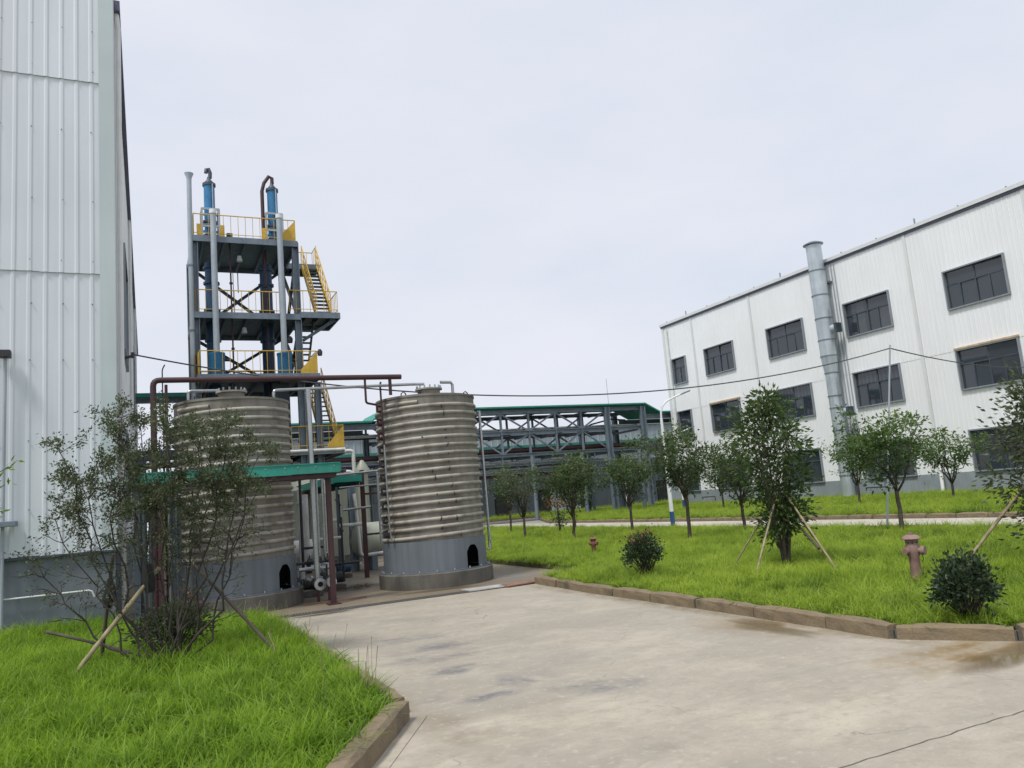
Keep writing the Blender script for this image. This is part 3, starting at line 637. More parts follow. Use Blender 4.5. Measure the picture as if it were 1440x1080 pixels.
for k in range(12):
    u0 = 3+k*4.2
    mk('base_panel', MB().box(u0, u0+2.9, 61.95, 62.1, 0, 2.18), 'bgwall' if k % 3 == 1 else 'bgbase', bgb)
    mk('door', MB().box(u0+2.95, u0+4.15, 62.05, 62.1, 0, 2.15), 'rib_dark', bgb)
bgw = root('white_shed', (56, 84, 0), 'pale white shed gable showing between the rack and the right building', 'building')
pb2 = lambda u, n, z: (u, 82-n, z)
for k in range(6):
    bm = MB(); corr(bm, 46+k*5, 46+k*5+4.97, 0, 9.4, pb2, .8, .2, .06); mk('wall_panel', bm, 'bgwhite', bgw)
mk('roof', MB().box(45.7, 76.5, 81.8, 95, 9.4, 9.6), 'bgwhite', bgw)

# ------------------------------------------------------------------ pipe rack with green roof
RY0, RY1 = 49.9, 53.6
rk = root('pipe_rack', (22, RY0, 0), 'two-tier grey steel pipe bridge with diagonal bracing and green roof', 'pipe rack')
XL, XE = 13.9, 34.5
NB = 9; bayw = (XE-3.2-XL)/8
for (yy) in (RY0, RY1):
    for z, h in ((7.72,.26),(6.25,.24),(4.66,.22)): mk('chord', MB().hbeam((XL,yy,z),(XE,yy,z), .22, h), 'steel', rk)
    xs = [XL+i*bayw for i in range(9)]
    for i, x in enumerate(xs):
        mk('vertical', MB().box(x-.07,x+.07,yy-.07,yy+.07,4.75,7.6), 'steel', rk)
    for i in range(8):
        x0, x1 = xs[i]+.07, xs[i+1]-.07
        a = i % 2
        mk('diagonal', MB().bar((x0,yy,6.37 if a else 7.58),(x1,yy,7.58 if a else 6.37), .09, .11), 'steel', rk)
        mk('diagonal', MB().bar((x0,yy,6.12 if a else 4.78),(x1,yy,4.78 if a else 6.12), .09, .11), 'steel', rk)
for x in (31.3, XE, 19.6, XL):
    for yy in (RY0-.16, RY1+.16):
        mk('column', MB().hbeam((x,yy,.1),(x,yy,7.85 if x > 15 else 7.0), .34, .40, (1,0,0)), 'steel', rk)
for i in range(0, 10):
    x = XL+.4+i*2.2
    for z in (7.6, 6.13, 4.55): mk('cross_beam', MB().box(x-.06,x+.06,RY0+.12,RY1-.12,z-.1,z+.05), 'steel', rk)
mk('roof_sheet', MB().box(XL+.1, XE+.15, RY0-.35, RY1+.35, 7.99, 8.10), 'green', rk)
# sloping and lower roof ends
def sloped_roof(xa, za, xb, zb, nm='sloped_roof_sheet'):
    for yy0, yy1 in ((RY0-.45, RY1+.45),):
        bm = MB(); b_ = 0
        bm.v = [(xa,yy0,za-.11),(xb,yy0,zb-.11),(xb,yy1,zb-.11),(xa,yy1,za-.11),(xa,yy0,za),(xb,yy0,zb),(xb,yy1,zb),(xa,yy1,za)]
        bm.f = [(3,2,1,0),(4,5,6,7),(0,1,5,4),(1,2,6,5),(2,3,7,6),(3,0,4,7)]
        if xb < xa: bm.f = [tuple(reversed(q)) for q in bm.f]
        mk(nm, bm, 'green', rk)
sloped_roof(XE+.16, 8.10, XE+1.5, 7.40); sloped_roof(XE+1.51, 7.40, 47, 7.40, 'lower_roof_sheet')
sloped_roof(XL+.09, 8.10, XL-.6, 7.42); sloped_roof(XL-.61, 7.42, 1.2, 7.42, 'lower_roof_sheet')
for yy in (RY0, RY1):
    for x0, x1 in ((XE+.3, 47), (1.2, XL-.2)):
        mk('chord', MB().hbeam((x0,yy,7.05),(x1,yy,7.05), .22, .34), 'steel', rk)
        mk('chord', MB().hbeam((x0,yy,4.66),(x1,yy,4.66), .2, .22), 'steel', rk)
    mk('lower_chord', MB().hbeam((1.2,yy,3.98),(30.8,yy,3.98), .2, .16), 'steel', rk); mk('lower_chord', MB().hbeam((1.2,yy,3.45),(30.8,yy,3.45), .2, .16), 'steel', rk)
    for x in (4.5, 10.0): mk('column', MB().hbeam((x,yy,.1),(x,yy,6.9), .3, .34, (1,0,0)), 'steel', rk)
    for i in range(11): mk('hanger', MB().box(5+i*2.5-.05,5+i*2.5+.05,yy-.05,yy+.05,3.5,4.6), 'steel', rk)
for k, (x, yy) in enumerate(((24.2,48.6),(28.2,48.6),(32.4,47.6),(31.4,53))):
    tag(mk('support_post', MB().cyl((x,yy,.1),(x,yy,4.5), .13, n=12), 'steel', smooth=True), ('leftmost', 'second from left', 'front right', 'rear right')[k]+' round grey post in the grass under the pipe rack', 'post', 'round posts under the pipe rack')
# pipes carried by the rack (each one a thing)
tag(mk('rack_pipe', MB().cyl((9,RY0+.7,5.02),(34.2,RY0+.7,5.02), .17, n=12), 'red', smooth=True), 'thick red-brown pipe along the middle tier of the pipe rack', 'pipe')
tag(mk('rack_pipe', MB().cyl((9,RY0+1.5,4.94),(34.2,RY0+1.5,4.94), .10, n=10), 'insul', smooth=True), 'thin white pipe behind the red pipe on the rack', 'pipe')
tag(mk('rack_pipe', MB().cyl((9,RY0+.5,3.25),(30,RY0+.5,3.25), .13, n=10), 'red', smooth=True), 'lower red-brown pipe under the pipe rack', 'pipe')
tag(mk('rack_pipe', MB().cyl((9,RY0+1.2,3.68),(30,RY0+1.2,3.68), .15, n=10), 'stain', smooth=True), 'grey pipe on the lowest tier of the rack', 'pipe')
tag(mk('rack_pipe', MB().cyl((9,RY0+2.1,4.2),(30,RY0+2.1,4.2), .14, n=10), 'insul', smooth=True), 'pale lagged pipe on the lower tier of the rack', 'pipe')
tag(mk('rack_pipe', MB().tube([(33.9,RY0+1.4,6.4),(33.9,RY0+1.4,7.0),(32.6,RY0+1.4,7.1),(30.8,RY0+1.4,6.75),(30.0,RY0+1.4,6.4)], .06), 'iron', smooth=True), 'dark bent pipe inside the upper tier of the rack', 'pipe')
for k, (dy, z, r_, mt, lb_) in enumerate(((.3,6.5,.06,'stain','thin steel pipe at the front of the upper rack tier'),(1.1,6.52,.09,'insul','pale lagged pipe in the upper rack tier'),(2.2,6.5,.07,'iron','dark pipe at the back of the upper rack tier'),(2.6,4.95,.12,'steel_d','dark pipe at the back of the middle rack tier'),(.35,4.12,.06,'stain','thin steel pipe just under the middle rack tier'),(1.7,3.6,.08,'iron','dark pipe in the lowest rack tier'),(2.9,3.65,.12,'steel','grey pipe at the back of the lowest rack tier'))):
    tag(mk('rack_pipe', MB().cyl((9,RY0+dy,z),(34.2 if z > 4.5 else 30.5,RY0+dy,z), r_, n=8), mt, smooth=True), lb_, 'pipe')
# green roofed stub bridge from warehouse to tower
sb = root('pipe_bridge', (.6, 37, 7.2), 'short green-roofed bridge from warehouse wall to tower', 'bridge')
mk('roof_sheet', MB().box(LX+.1, 1.7, 36.6, 37.8, 7.28, 7.46), 'green', sb); mk('beam', MB().hbeam((LX+.1,36.9,7.15),(1.7,36.9,7.15), .15, .2), 'steel', sb)

# ------------------------------------------------------------------ distillation tower
tw = root('process_tower', (4, 36, 0), 'three-deck steel distillation tower with yellow railings and blue columns', 'tower')
TX0, TX1, TY0, TY1 = 1.95, 6.12, 34.05, 38.2
Z1, Z2, Z3, Z4 = 13.75, 10.42, 7.66, 4.48
for (x, y) in ((TX0,TY0+.12),(TX1,TY0+.12),(TX0,TY1-.12),(TX1,TY1-.12)):
    mk('column', MB().hbeam((x,y,0),(x,y,Z1-.02), .26, .28, (1,0,0)), 'steel', tw)
for y in (34.3, 37.6): mk('stair_column', MB().hbeam((6.86,y,0),(6.86,y,Z3-.2), .24, .26, (1,0,0)), 'steel', tw)
def deck(x0, x1, y0, y1, z, nb=5):
    d = mk('deck', MB().box(x0, x1, y0, y1, z-.04, z), 'steel_d', tw)
    e = MB(); e.box(x0-.04, x1+.04, y0-.06, y0, z-.24, z+.02); mk('edge_beam', e, 'steel', d)
    mk('edge_beam', MB().box(x0-.04, x1+.04, y1, y1+.06, z-.24, z+.02), 'steel', d)
    mk('edge_beam', MB().box(x0-.06, x0, y0, y1, z-.24, z+.019), 'steel', d); mk('edge_beam', MB().box(x1, x1+.06, y0, y1, z-.24, z+.019), 'steel', d)
    for k in range(nb):
        x = x0+(x1-x0)*(k+.5)/nb; mk('joist', MB().box(x-.05, x+.05, y0+.01, y1-.01, z-.22, z-.041), 'steel_d', d)
    return d
deck(TX0-.05, TX1+.05, TY0-.05, TY1+.05, Z1); deck(TX0-.08, TX1+.05, TY0-.05, TY1+.05, Z2)
deck(TX1+.12, 7.9, 34.0, 36.4, Z2+.10, 3); deck(TX0+.0, 6.75, TY0-.72, TY1+.05, Z3); deck(5.5, 7.85, 33.9, TY1, Z4, 4)
deck(TX1+.12, 7.75, 37.2, 38.4, Z1, 2)
def brace(p, q): mk('brace', MB().bar(p, q, .12, .13), 'steel_d', tw)
for yy in (TY1-.12,):
    for za, zb in ((Z2, Z1-.25), (Z3, Z2-.25), (Z4, Z3-.25), (.2, Z4-.2)):
        brace((TX0+.15,yy,zb),(TX1-.15,yy,za+.05)); brace((TX0+.15,yy-.09,za+.05),(TX1-.15,yy-.09,zb))
for za, zb in ((Z2, Z1-.25), (Z3, Z2-.25)): brace((TX1,TY0+.3,za+.1),(TX1,TY1-.3,zb)); brace((TX1+.1,TY0+.3,zb),(TX1+.1,TY1-.3,za+.1))
brace((6.3,34.2,9.3),(7.75,34.2,Z2-.15))
# railings
def railing(pts, z, gap=.30, H=1.0, mat='yellow'):
    """welded tube railing along a polyline"""
    rt_ = MB(); rt_.tube([(p[0],p[1],z+H) for p in pts], .024, 6); rl_ = mk('railing', rt_, mat, tw)
    mk('mid_rail', MB().tube([(p[0],p[1],z+.16) for p in pts], .016, 5), mat, rl_)
    first = None
    for a, c in zip(pts[:-1], pts[1:]):
        a = Vector((*a,0)); c = Vector((*c,0)); n = max(1, round((c-a).length/gap))
        for i in range(n+1):
            p = a+(c-a)*i/n; big = i in (0, n)
            if first is None: first = mk('baluster', MB().cyl((0,0,0),(0,0,H), .0125, n=5), mat, rl_, loc=(p.x,p.y,z))
            else: again(first, rl_, (p.x,p.y,z))
    return rl_
railing([(TX0-.02,TY1),(TX0-.02,TY0),(TX1+.02,TY0),(TX1+.02,TY0+1.6)], Z1); railing([(TX0-.02,TY1+.02),(TX1+.1,TY1+.02)], Z1)
railing([(TX0+.1,TY0),(5.5,TY0)], Z2); railing([(5.75,34.02),(7.86,34.02),(7.86,36.3)], Z2+.1); railing([(TX0,TY1),(TX0,TY0+.1)], Z2)
railing([(TX0+.05,TY1-.4),(TX0+.05,TY0-.68),(6.7,TY0-.68),(6.7,TY0+.6)], Z3); railing([(TX0+.1,TY1),(5.6,TY1)], Z3)
railing([(5.6,33.95),(7.82,33.95),(7.82,36)], Z4); railing([(6.3,38.35),(7.7,38.35),(7.7,37.3)], Z1)
for (x, y, z, ys) in ((6.72,33.36,Z3,1),(7.83,33.94,Z4,1),(TX1+.03,34.02,Z1,1)):   # solid yellow kick gates
    bm = MB(); bm.v = [(x-.72,y,z+.03),(x,y,z+.03),(x,y,z+.98),(x-.72,y,z+.18),(x-.72,y+.02,z+.03),(x,y+.02,z+.03),(x,y+.02,z+.98),(x-.72,y+.02,z+.18)]
    bm.f = [(0,1,2,3),(7,6,5,4),(0,4,5,1),(1,5,6,2),(2,6,7,3),(3,7,4,0)]; mk('yellow_gusset', bm, 'yellow', tw)
bm = MB(); bm.box(TX0-.04,TX0,TY0,TY0+.5,Z1+.02,Z1+.95); mk('yellow_gusset', bm, 'yellow', tw)
bm = MB(); bm.box(TX0-.0,TX0+.03,TY0-.7,TY0+.5,Z3-.3,Z3+.95); mk('yellow_gusset', bm, 'yellow', tw)
def stair(x0, x1, p, q, mat='yellow', rails=True, tmat='steel_d'):
    """p=(y,z) top, q=(y,z) bottom"""
    st_ = mk('stair', MB().bar((x0,p[0],p[1]-.1),(x0,q[0],q[1]), .05, .24, (0,0,1)), mat, tw)
    mk('stringer', MB().bar((x1,p[0],p[1]-.1),(x1,q[0],q[1]), .05, .24, (0,0,1)), mat, st_)
    n = round((p[1]-q[1])/.235); t0 = None
    for i in range(1, n):
        y = p[0]+(q[0]-p[0])*i/n; z = p[1]+(q[1]-p[1])*i/n-.06
        if t0 is None: t0 = mk('tread', MB().box(-(x1-x0)/2+.03,(x1-x0)/2-.03,-.12,.12,-.02,.02), tmat, st_, loc=((x0+x1)/2,y,z))
        else: again(t0, st_, ((x0+x1)/2,y,z))
    if rails:
        for x in (x0, x1):
            mk('handrail', MB().bar((x,p[0],p[1]+.95),(x,q[0],q[1]+.95), .04, .045), mat, st_)
            for i in range(0, 7):
                y = p[0]+(q[0]-p[0])*i/6; z = p[1]+(q[1]-p[1])*i/6; mk('rail_post', MB().cyl((x,y,z),(x,y,z+.95), .018, n=5), mat, st_)
            for h in (.35, .65): mk('side_rail', MB().bar((x,p[0],p[1]+h),(x,q[0],q[1]+h), .02, .03), mat, st_)
stair(6.98, 7.66, (37.25,Z1), (34.45,Z2+.12)); stair(6.28, 6.86, (34.5,Z2), (37.0,Z3), 'steel_d', False); stair(6.98, 7.62, (37.1,Z3), (34.3,Z4+.02))
# columns and vessels
def vessel_set(x, xt, y, side):
    c = mk('column_vessel', MB().cyl((x,y,.3),(x,y,Z1-.6), .27, n=20), 'blue_d', tw, smooth=True)
    for z in (2.5, Z4+.7, Z3+.3, 9.6, Z2+.55, 12.2, 12.9): mk('flange', MB().cyl((x,y,z-.05),(x,y,z+.05), .345, n=20), 'blue_d', c, smooth=True)
    t = mk('condenser', MB().lathe([(0,14.25),(.10,14.25),(.22,14.5),(.235,14.6),(.235,16.75),(0,16.75)], (xt,y,0), 20), 'blue', tw, smooth=True)
    mk('flange', MB().cyl((xt,y,16.75),(xt,y,16.87), .285, n=20), 'steel_d', t, smooth=True); mk('dome', MB().lathe([(.2,16.87),(.17,16.97),(.09,17.07),(.07,17.2)], (xt,y,0), 16), 'steel_d', t, smooth=True)
    mk('gooseneck', MB().tube([(xt+.05,y,17.15),(xt+.06,y,17.4),(xt,y,17.58),(xt-.1,y,17.55),(xt-.12,y,17.38)] if side == 0 else [(xt+.02,y,17.15),(xt+.02,y,17.42),(xt-.12,y,17.5),(xt-.35,y,17.15),(xt-.45,y,16.75),(xt-.45,y,12.)], .085, 10), 'red' if side else 'steel_d', t, smooth=True)
    mk('sight_pipe', MB().tube([(xt+.12,y-.26,16.8),(xt+.12,y-.27,14.9),(xt-.3,y-.3,14.85)], .025, 6), 'stain', t, smooth=True)
    fm = MB()
    for dx in (-.36, .36):
        for dy in (-.36, .36): fm.box(xt+dx-.04, xt+dx+.04, y+dy-.04, y+dy+.04, Z1, 15.55)
    for z in (14.7, 15.5):
        for s_ in (-.36, .36): fm.box(xt-.36, xt+.36, y+s_-.035, y+s_+.035, z, z+.09); fm.box(xt+s_-.035, xt+s_+.035, y-.36, y+.36, z+.002, z+.088)
    mk('support_frame', fm, 'steel_l', t)
    for dx in (-.52, .45): mk('guard_panel', MB().box(xt+dx-.09, xt+dx+.09, y-.7, y-.66, Z1+.02, Z1+.95), 'yellow', t)
    for dz in (.35, 1.0): mk('bracket', MB().box(xt-.3, xt+.3, y-.3, y+.3, Z1+dz+.2, Z1+dz+.28), 'steel_d', t)
vessel_set(2.72, 2.73, 35.8, 0); vessel_set(5.05, 5.48, 35.8, 1)
for x in (2.70, 5.43):
    dm = mk('reboiler_drum', MB().lathe([(0,0),(.29,0),(.31,.06),(.31,.86),(.33,.9),(.33,.97),(.0,1.0)], (x,33.85,Z3+.02), 20), 'blue', tw, smooth=True)
    dc = mk('vent_stack', MB().cyl((x,33.8,Z3+1.0),(x,33.8,14.72), .125, n=12), 'steel_l', dm, smooth=True)
    mk('vent_cap', MB().cyl((x,33.8,14.70),(x,33.8,14.88), .15, n=12), 'pvc', dc, smooth=True)
    mk('nozzle', MB().cyl((x+.3,33.85,Z3+.7),(x+.52,33.85,Z3+.7), .06, n=8), 'iron', dm, smooth=True)
for (x, y, z0, z1, r_) in ((3.42,34.6,3,14.0,.035),(3.75,35,11.6,12.9,.02),(4.9,34.9,3,14.0,.055)):
    p_ = mk('riser_pipe', MB().cyl((x,y,z0),(x,y,z1), r_, n=8), 'red', tw, smooth=True)
    if r_ > .03:
        for z in (7.0, 9.0, 11.9, z1-.02): mk('flange', MB().cyl((x,y,z-.04),(x,y,z+.04), r_*2, n=8), 'iron', p_)
mk('valve', MB().box(3.3,3.54,34.5,34.7,14.0,14.14), 'iron', tw)
for (x, z) in ((3.85,13.2),(3.95,9.95)): mk('floodlight', MB().lathe([(0,.1),(.08,.08),(.13,-.16),(0,-.17)], (x,35,z), 10), 'lampw', tw, smooth=True)
mk('conduit', MB().tube([(3.65,35,12.95),(3.65,35,12.6),(3.55,35,12.55),(3.55,35,10.5)], .015, 5), 'iron', tw)
dp = mk('downpipe', MB().cyl((1.76,34.0,0),(1.80,34.0,16.3), .10, n=12), 'steel_l', tw, smooth=True); mk('funnel', MB().lathe([(.10,0),(.11,.1),(.19,.3),(.17,.3),(.1,.14)], (1.8,34.0,16.2), 12), 'steel_l', dp, smooth=True)
for z in (3.2, 6.4, 9.6, 12.4): mk('clamp', MB().cyl((1.785,34,z),(1.785,34,z+.07), .12, n=12), 'steel', dp)
for z, x0 in ((Z2-1.4,6.15),(Z1-1.2,6.2)):
    pv = mk('bent_pipe', MB().tube([(2.2,37.6,z),(2.1,37.2,z),(2.05,36.7,z-.3),(2.05,36.7,z-1.2)], .07, 8), 'steel_d', tw, smooth=True)
mk('valve', MB().lathe([(.0,0),(.12,.02),(.14,.2),(.08,.3),(.0,.32)], (5.75,34.3,9.2), 10), 'iron', tw, smooth=True)
mk('valve', MB().lathe([(.0,0),(.1,.02),(.12,.2),(.06,.3),(.0,.32)], (7.0,34.15,8.6), 10), 'iron', tw, smooth=True)
# equipment mass under the lowest decks
mk('lower_vessel', MB().lathe([(0,.4),(.85,.4),(1.,.7),(1.,3.5),(.7,3.9),(0,4.0)], (3.2,36.2,0), 20), 'blue_d', tw, smooth=True)
mk('lower_vessel', MB().lathe([(0,.4),(.85,.4),(1.,.7),(1.,6.6),(.7,6.9),(0,7.)], (4.9,36.6,0), 20), 'blue_d', tw, smooth=True)
mk('cable_tray', MB().box(5.0,5.7,34.6,35.,4.6,7.5), 'steel_d', tw)

# ------------------------------------------------------------------ coil-jacketed tanks
def tank(cx, cy, label, door_ang, nrings=17):
    t = root('coil_tank', (cx, cy, 0), label, 'tank')
    R_ = 1.10; z0, z1 = .97, 4.02
    mk('plinth', MB().lathe([(0,.0),(1.25,.0),(1.25,.29),(1.22,.31),(0,.31)], (cx,cy,0), 48), 'plinth', t, smooth=True)
    a = door_ang; hw = .155
    sk = MB(); sk.lathe([(R_+.035,.33),(R_+.035,.955),(R_-.02,.965)], (cx,cy,0), 60, 'z', a+hw, a-hw+2*PI)
    sk.lathe([(R_+.035,.80),(R_+.035,.955),(R_-.02,.965)], (cx,cy,0), 6, 'z', a-hw, a+hw)
    # arched shoulders of the manhole
    for s_ in (-1, 1):
        b_ = len(sk.v); prev = None; pts = []
        for k in range(6):
            f = k/5; th = a+s_*hw*(1-f*.75); zz_ = .66+.14*math.sin(f*PI/2); pts.append((cx+(R_+.035)*math.cos(th), cy+(R_+.035)*math.sin(th), zz_))
        corner = (cx+(R_+.035)*math.cos(a+s_*hw), cy+(R_+.035)*math.sin(a+s_*hw), .802)
        sk.v += pts+[corner, (cx+(R_+.035)*math.cos(a+s_*hw*.25), cy+(R_+.035)*math.sin(a+s_*hw*.25), .802)]
        q = tuple(range(b_, b_+8)); q = tuple(list(range(b_, b_+6))+[b_+7, b_+6]); sk.f.append(q if s_ > 0 else tuple(reversed(q)))
    mk('skirt', sk, 'skirt', t, smooth=True)
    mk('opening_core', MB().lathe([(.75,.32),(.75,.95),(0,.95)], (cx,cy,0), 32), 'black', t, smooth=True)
    mk('base_ring', MB().lathe([(R_+.05,.312),(R_+.10,.312),(R_+.10,.335),(R_+.05,.335)], (cx,cy,0), 48), 'skirt', t, smooth=True)
    mk('shell', MB().lathe([(R_,.96),(R_,z1),(R_+.018,z1),(R_+.018,z1+.045),(R_-.02,z1+.05),(.5,z1+.13),(0,z1+.15)], (cx,cy,0), 64), 'tank', t, smooth=True)
    pitch = (3.80-1.06)/(nrings-1)
    prof = [(R_+.05*math.cos(q)-.004, .040*math.sin(q)) for q in np.linspace(-PI/2, PI/2, 7)]
    c0 = None
    for i in range(nrings):
        z = 1.06+i*pitch+rnd.uniform(-.008,.008)
        if c0 is None: c0 = mk('coil', MB().lathe(prof, (0,0,0), 56), 'coil', t, smooth=True, loc=(cx,cy,z)); cc = c0
        else: cc = again(c0, t, (cx,cy,z))
        cc.rotation_euler = Matrix.Rotation(-.034+rnd.uniform(-.007,.007), 3, Vector((math.sin(YAW), math.cos(YAW), 0))).to_euler()   # turns of one helix
    # short tail of the coil
    mk('coil_inlet', MB().lathe(prof, (cx,cy,3.90), 12, 'z', -2.75, -2.05), 'coil', t, smooth=True)
    # dark weld scars wandering down the shell
    ws = MB(); rr = random.Random(int(cx*10))
    for th0 in (-1.70, -1.35):
        th = th0
        for i in range(nrings):
            th += rr.uniform(-.05,.015); z = 1.06+i*pitch
            if rr.random() < .8:
                q = R_+.05; wdt = rr.uniform(.008,.03)*(1.2 if th0 == -1.8 else .8)
                c_ = (cx+q*math.cos(th), cy+q*math.sin(th), z+rr.uniform(-.015,.015)); d_ = Vector((math.cos(th), math.sin(th), 0)); tg = Vector((-d_.y, d_.x, 0))*rr.uniform(-.03,.03)+Vector((0,0,rr.uniform(.02,.07)))
                ws.tube([Vector(c_)-tg-d_*.045, Vector(c_)-d_*.012, Vector(c_)+d_*.004, Vector(c_)+tg*.6-d_*.02, Vector(c_)+tg-d_*.05], [wdt*.4, wdt, wdt*.8, wdt*.6, wdt*.3], 6)
    tag(mk('weld_mark', ws, 'weld', t), kind='stuff')
    # manway, lifting lugs on the roof
    mw = mk('manway', MB().cyl((cx-.05,cy-.45,z1+.04),(cx-.05,cy-.45,z1+.20), .25, n=28), 'tank', t, smooth=True)
    mk('manway_lid', MB().cyl((cx-.05,cy-.45,z1+.202),(cx-.05,cy-.45,z1+.235), .30, n=28), 'coil', mw, smooth=True)
    b0 = None
    for k in range(14):
        th = 2*PI*k/14; L_ = (cx-.05+.265*math.cos(th), cy-.45+.265*math.sin(th), z1+.225)
        if b0 is None: b0 = mk('bolt', MB().cyl((0,0,0),(0,0,.07), .018, n=6), 'steel_l', mw, loc=L_)
        else: again(b0, mw, L_)
    for th in (-2.4, -.6): mk('lifting_lug', MB().tube([(cx+.95*math.cos(th)-.05,cy+.95*math.sin(th),z1+.03),(cx+.95*math.cos(th)-.05,cy+.95*math.sin(th),z1+.11),(cx+.95*math.cos(th),cy+.95*math.sin(th),z1+.15),(cx+.95*math.cos(th)+.05,cy+.95*math.sin(th),z1+.11),(cx+.95*math.cos(th)+.05,cy+.95*math.sin(th),z1+.03)], .014, 6), 'iron', t)
    a0 = None
    for k in range(20):
        th = 2*PI*k/20; L_ = (cx+(R_+.075)*math.cos(th), cy+(R_+.075)*math.sin(th), .335)
        if a0 is None: a0 = mk('anchor_bolt', MB().cyl((0,0,0),(0,0,.035), .013, n=6), 'steel_l', t, loc=L_)
        else: again(a0, t, L_)
    return t
TL = (1.60, 16.72); TR = (5.76, 16.78)
tl = tank(*TL, 'left coil-jacketed round tank behind the foreground shrub', -.79)
tr = tank(*TR, 'right coil-jacketed round tank standing clear beside the lawn', -1.12)
# fittings of the right tank
mk('level_gauge', MB().tube([(7.02,16.75,3.75),(7.06,16.75,3.78),(7.07,16.74,.62),(7.0,16.74,.6)], .035, 8), 'stain', tr, smooth=True)
mk('level_gauge', MB().cyl((7.0,16.6,3.6),(7.02,16.58,.8), .022, n=8), 'stain', tr, smooth=True)
mk('inlet_pipe', MB().tube([(4.62,16.3,4.42),(4.60,16.3,4.36),(4.60,16.28,3.8),(4.61,16.28,3.05)], .022, 8), 'red', tr, smooth=True); mk('inlet_pipe', MB().tube([(4.61,16.28,3.05),(4.62,16.28,1.3),(4.66,16.3,1.0)], .02, 8), 'stain', tr, smooth=True)
mk('vent_pipe', MB().tube([(6.25,16.25,4.1),(6.25,16.25,4.33),(6.2,16.22,4.38),(5.95,16.2,4.38)], .035, 8), 'stain', tr, smooth=True)
for z in np.linspace(1.1, 3.8, 10): mk('coil_elbow', MB().tube([(4.66,16.55,z),(4.56,16.5,z),(4.56,16.5,z+.12),(4.66,16.55,z+.12)], .032, 7), 'red' if z > 3 else 'iron', tr, smooth=True)

# ------------------------------------------------------------------ yard piping and trestles
def pipe(label, pts, r_, mat, n=10, flanges=(), group=None):
    o = mk('pipe', MB().tube(pts, r_, n), mat, smooth=True); tag(o, label, 'pipe', group)
    for (p, q) in flanges:
        p = Vector(p); q = Vector(q); d = (q-p).normalized()*.02; mk('flange', MB().cyl(p-d, p+d, r_*1.75, n=14), mat, o, smooth=True)
    return o
def bend(p, q, s, r_=.12, k=5):
    """rounded corner at q between p and s"""
    p, q, s = Vector(p), Vector(q), Vector(s); a = q+(p-q).normalized()*r_; c = q+(s-q).normalized()*r_
    return [tuple((1-t)**2*a+2*t*(1-t)*q+t*t*c) for t in np.linspace(0, 1, k)]
def route(pts, r_=.12):
    o = [pts[0]]
    for i in range(1, len(pts)-1): o += bend(pts[i-1], pts[i], pts[i+1], r_)
    return o+[pts[-1]]
PY = 15.95
pipe('dark red pipe crossing above both tanks and dropping down at the left', route([(.13,PY,.2),(.13,PY,4.45),(4.97,PY,4.47)]), .055, 'red', 12)
pipe('thin red drop pipe left of the left tank', [(.36,16.3,.2),(.36,16.3,4.42)], .03, 'red')
pipe('slim conduit with a hook holding the cable', route([(.33,17.0,.1),(.31,17.0,4.85),(.36,17.0,4.95)], .05), .014, 'iron', 6)
pipe('grey pipe linking the roofs of both tanks', route([(2.35,16.2,4.08),(2.35,16.2,4.26),(5.3,16.3,4.36),(5.6,16.3,4.36)], .07), .032, 'stain')
pipe('short grey pipe on the left tank roof', route([(.75,16.25,4.1),(.75,16.25,4.28),(1.3,16.25,4.28)], .06), .03, 'stain')
pipe('red branch drop at the end of the high red pipe', [(4.72,PY,4.46),(4.72,PY,4.08)], .035, 'red')
pipe('red hairpin drop beside the right tank', route([(4.18,PY,4.46),(4.18,PY,3.92),(4.42,16.1,3.9)], .06), .024, 'red')
pipe('long stainless stand pipe right of the left tank', [(3.02,16.0,.35),(3.0,16.0,4.25)], .055, 'stain', 12)
for k, (x, y, r_, mt) in enumerate(((3.22,16.7,.022,'stain'),(3.34,16.75,.022,'stain'),(3.46,17.2,.02,'stain'),(2.93,17.0,.03,'iron'),(2.82,17.6,.035,'iron'))):
    pipe(ORD[k]+' thin upright pipe from the front in the cluster right of the left tank', [(x,y,.55),(x,y,2.5)], r_, mt, 8, group='upright pipes between the tanks')
# near canopy over the pipe trestle in front of the left tank
cn = root('trestle_canopy', (1.5, 15.2, 0), 'narrow green-roofed pipe trestle crossing before the left tank', 'trestle')
for k in range(4):
    fx = -.30+k*.915; o_ = .004*(k % 2)
    fs = MB().box(fx-.012, fx+.915, 15.02-o_, 15.056-o_, 2.47+rnd.uniform(-.006,.006), 2.66); fs.box(fx-.012, fx+.915, 15.006-o_, 15.0199-o_, 2.645, 2.664); fsh = mk('green_fascia', fs, 'green', cn)
    for bx in (.12, .45, .8): mk('bolt', MB().cyl((fx+bx,15.022-o_,2.60),(fx+bx,15.008-o_,2.60), .012, n=6), 'steel_l', fsh)
mk('roof_sheet', MB().box(-.30, 3.36, 15.061, 15.46, 2.62, 2.655), 'green', cn)
mk('end_fascia', MB().box(3.361, 3.38, 15.02, 15.46, 2.49, 2.66), 'green', cn)
mk('beam', MB().box(-.28, 3.3, 15.1, 15.18, 2.38, 2.465), 'red', cn); mk('beam', MB().box(-.28, 3.3, 15.36, 15.44, 2.38, 2.465), 'red', cn)
mk('post', MB().box(3.13, 3.225, 15.28, 15.375, 0, 2.38), 'red', cn); mk('post', MB().box(.16, .25, 15.28, 15.37, 0, 2.38), 'red', cn); mk('post', MB().box(-.22, -.12, 15.28, 15.38, 0, 2.38), 'steel_d', cn)
mk('foot_plate', MB().box(3.06, 3.30, 15.2, 15.46, 0, .02), 'red', cn)
for x in (.5, 1.4, 2.3, 3.0): mk('cross_bar', MB().box(x-.03, x+.03, 15.181, 15.359, 2.39, 2.45), 'red', cn)
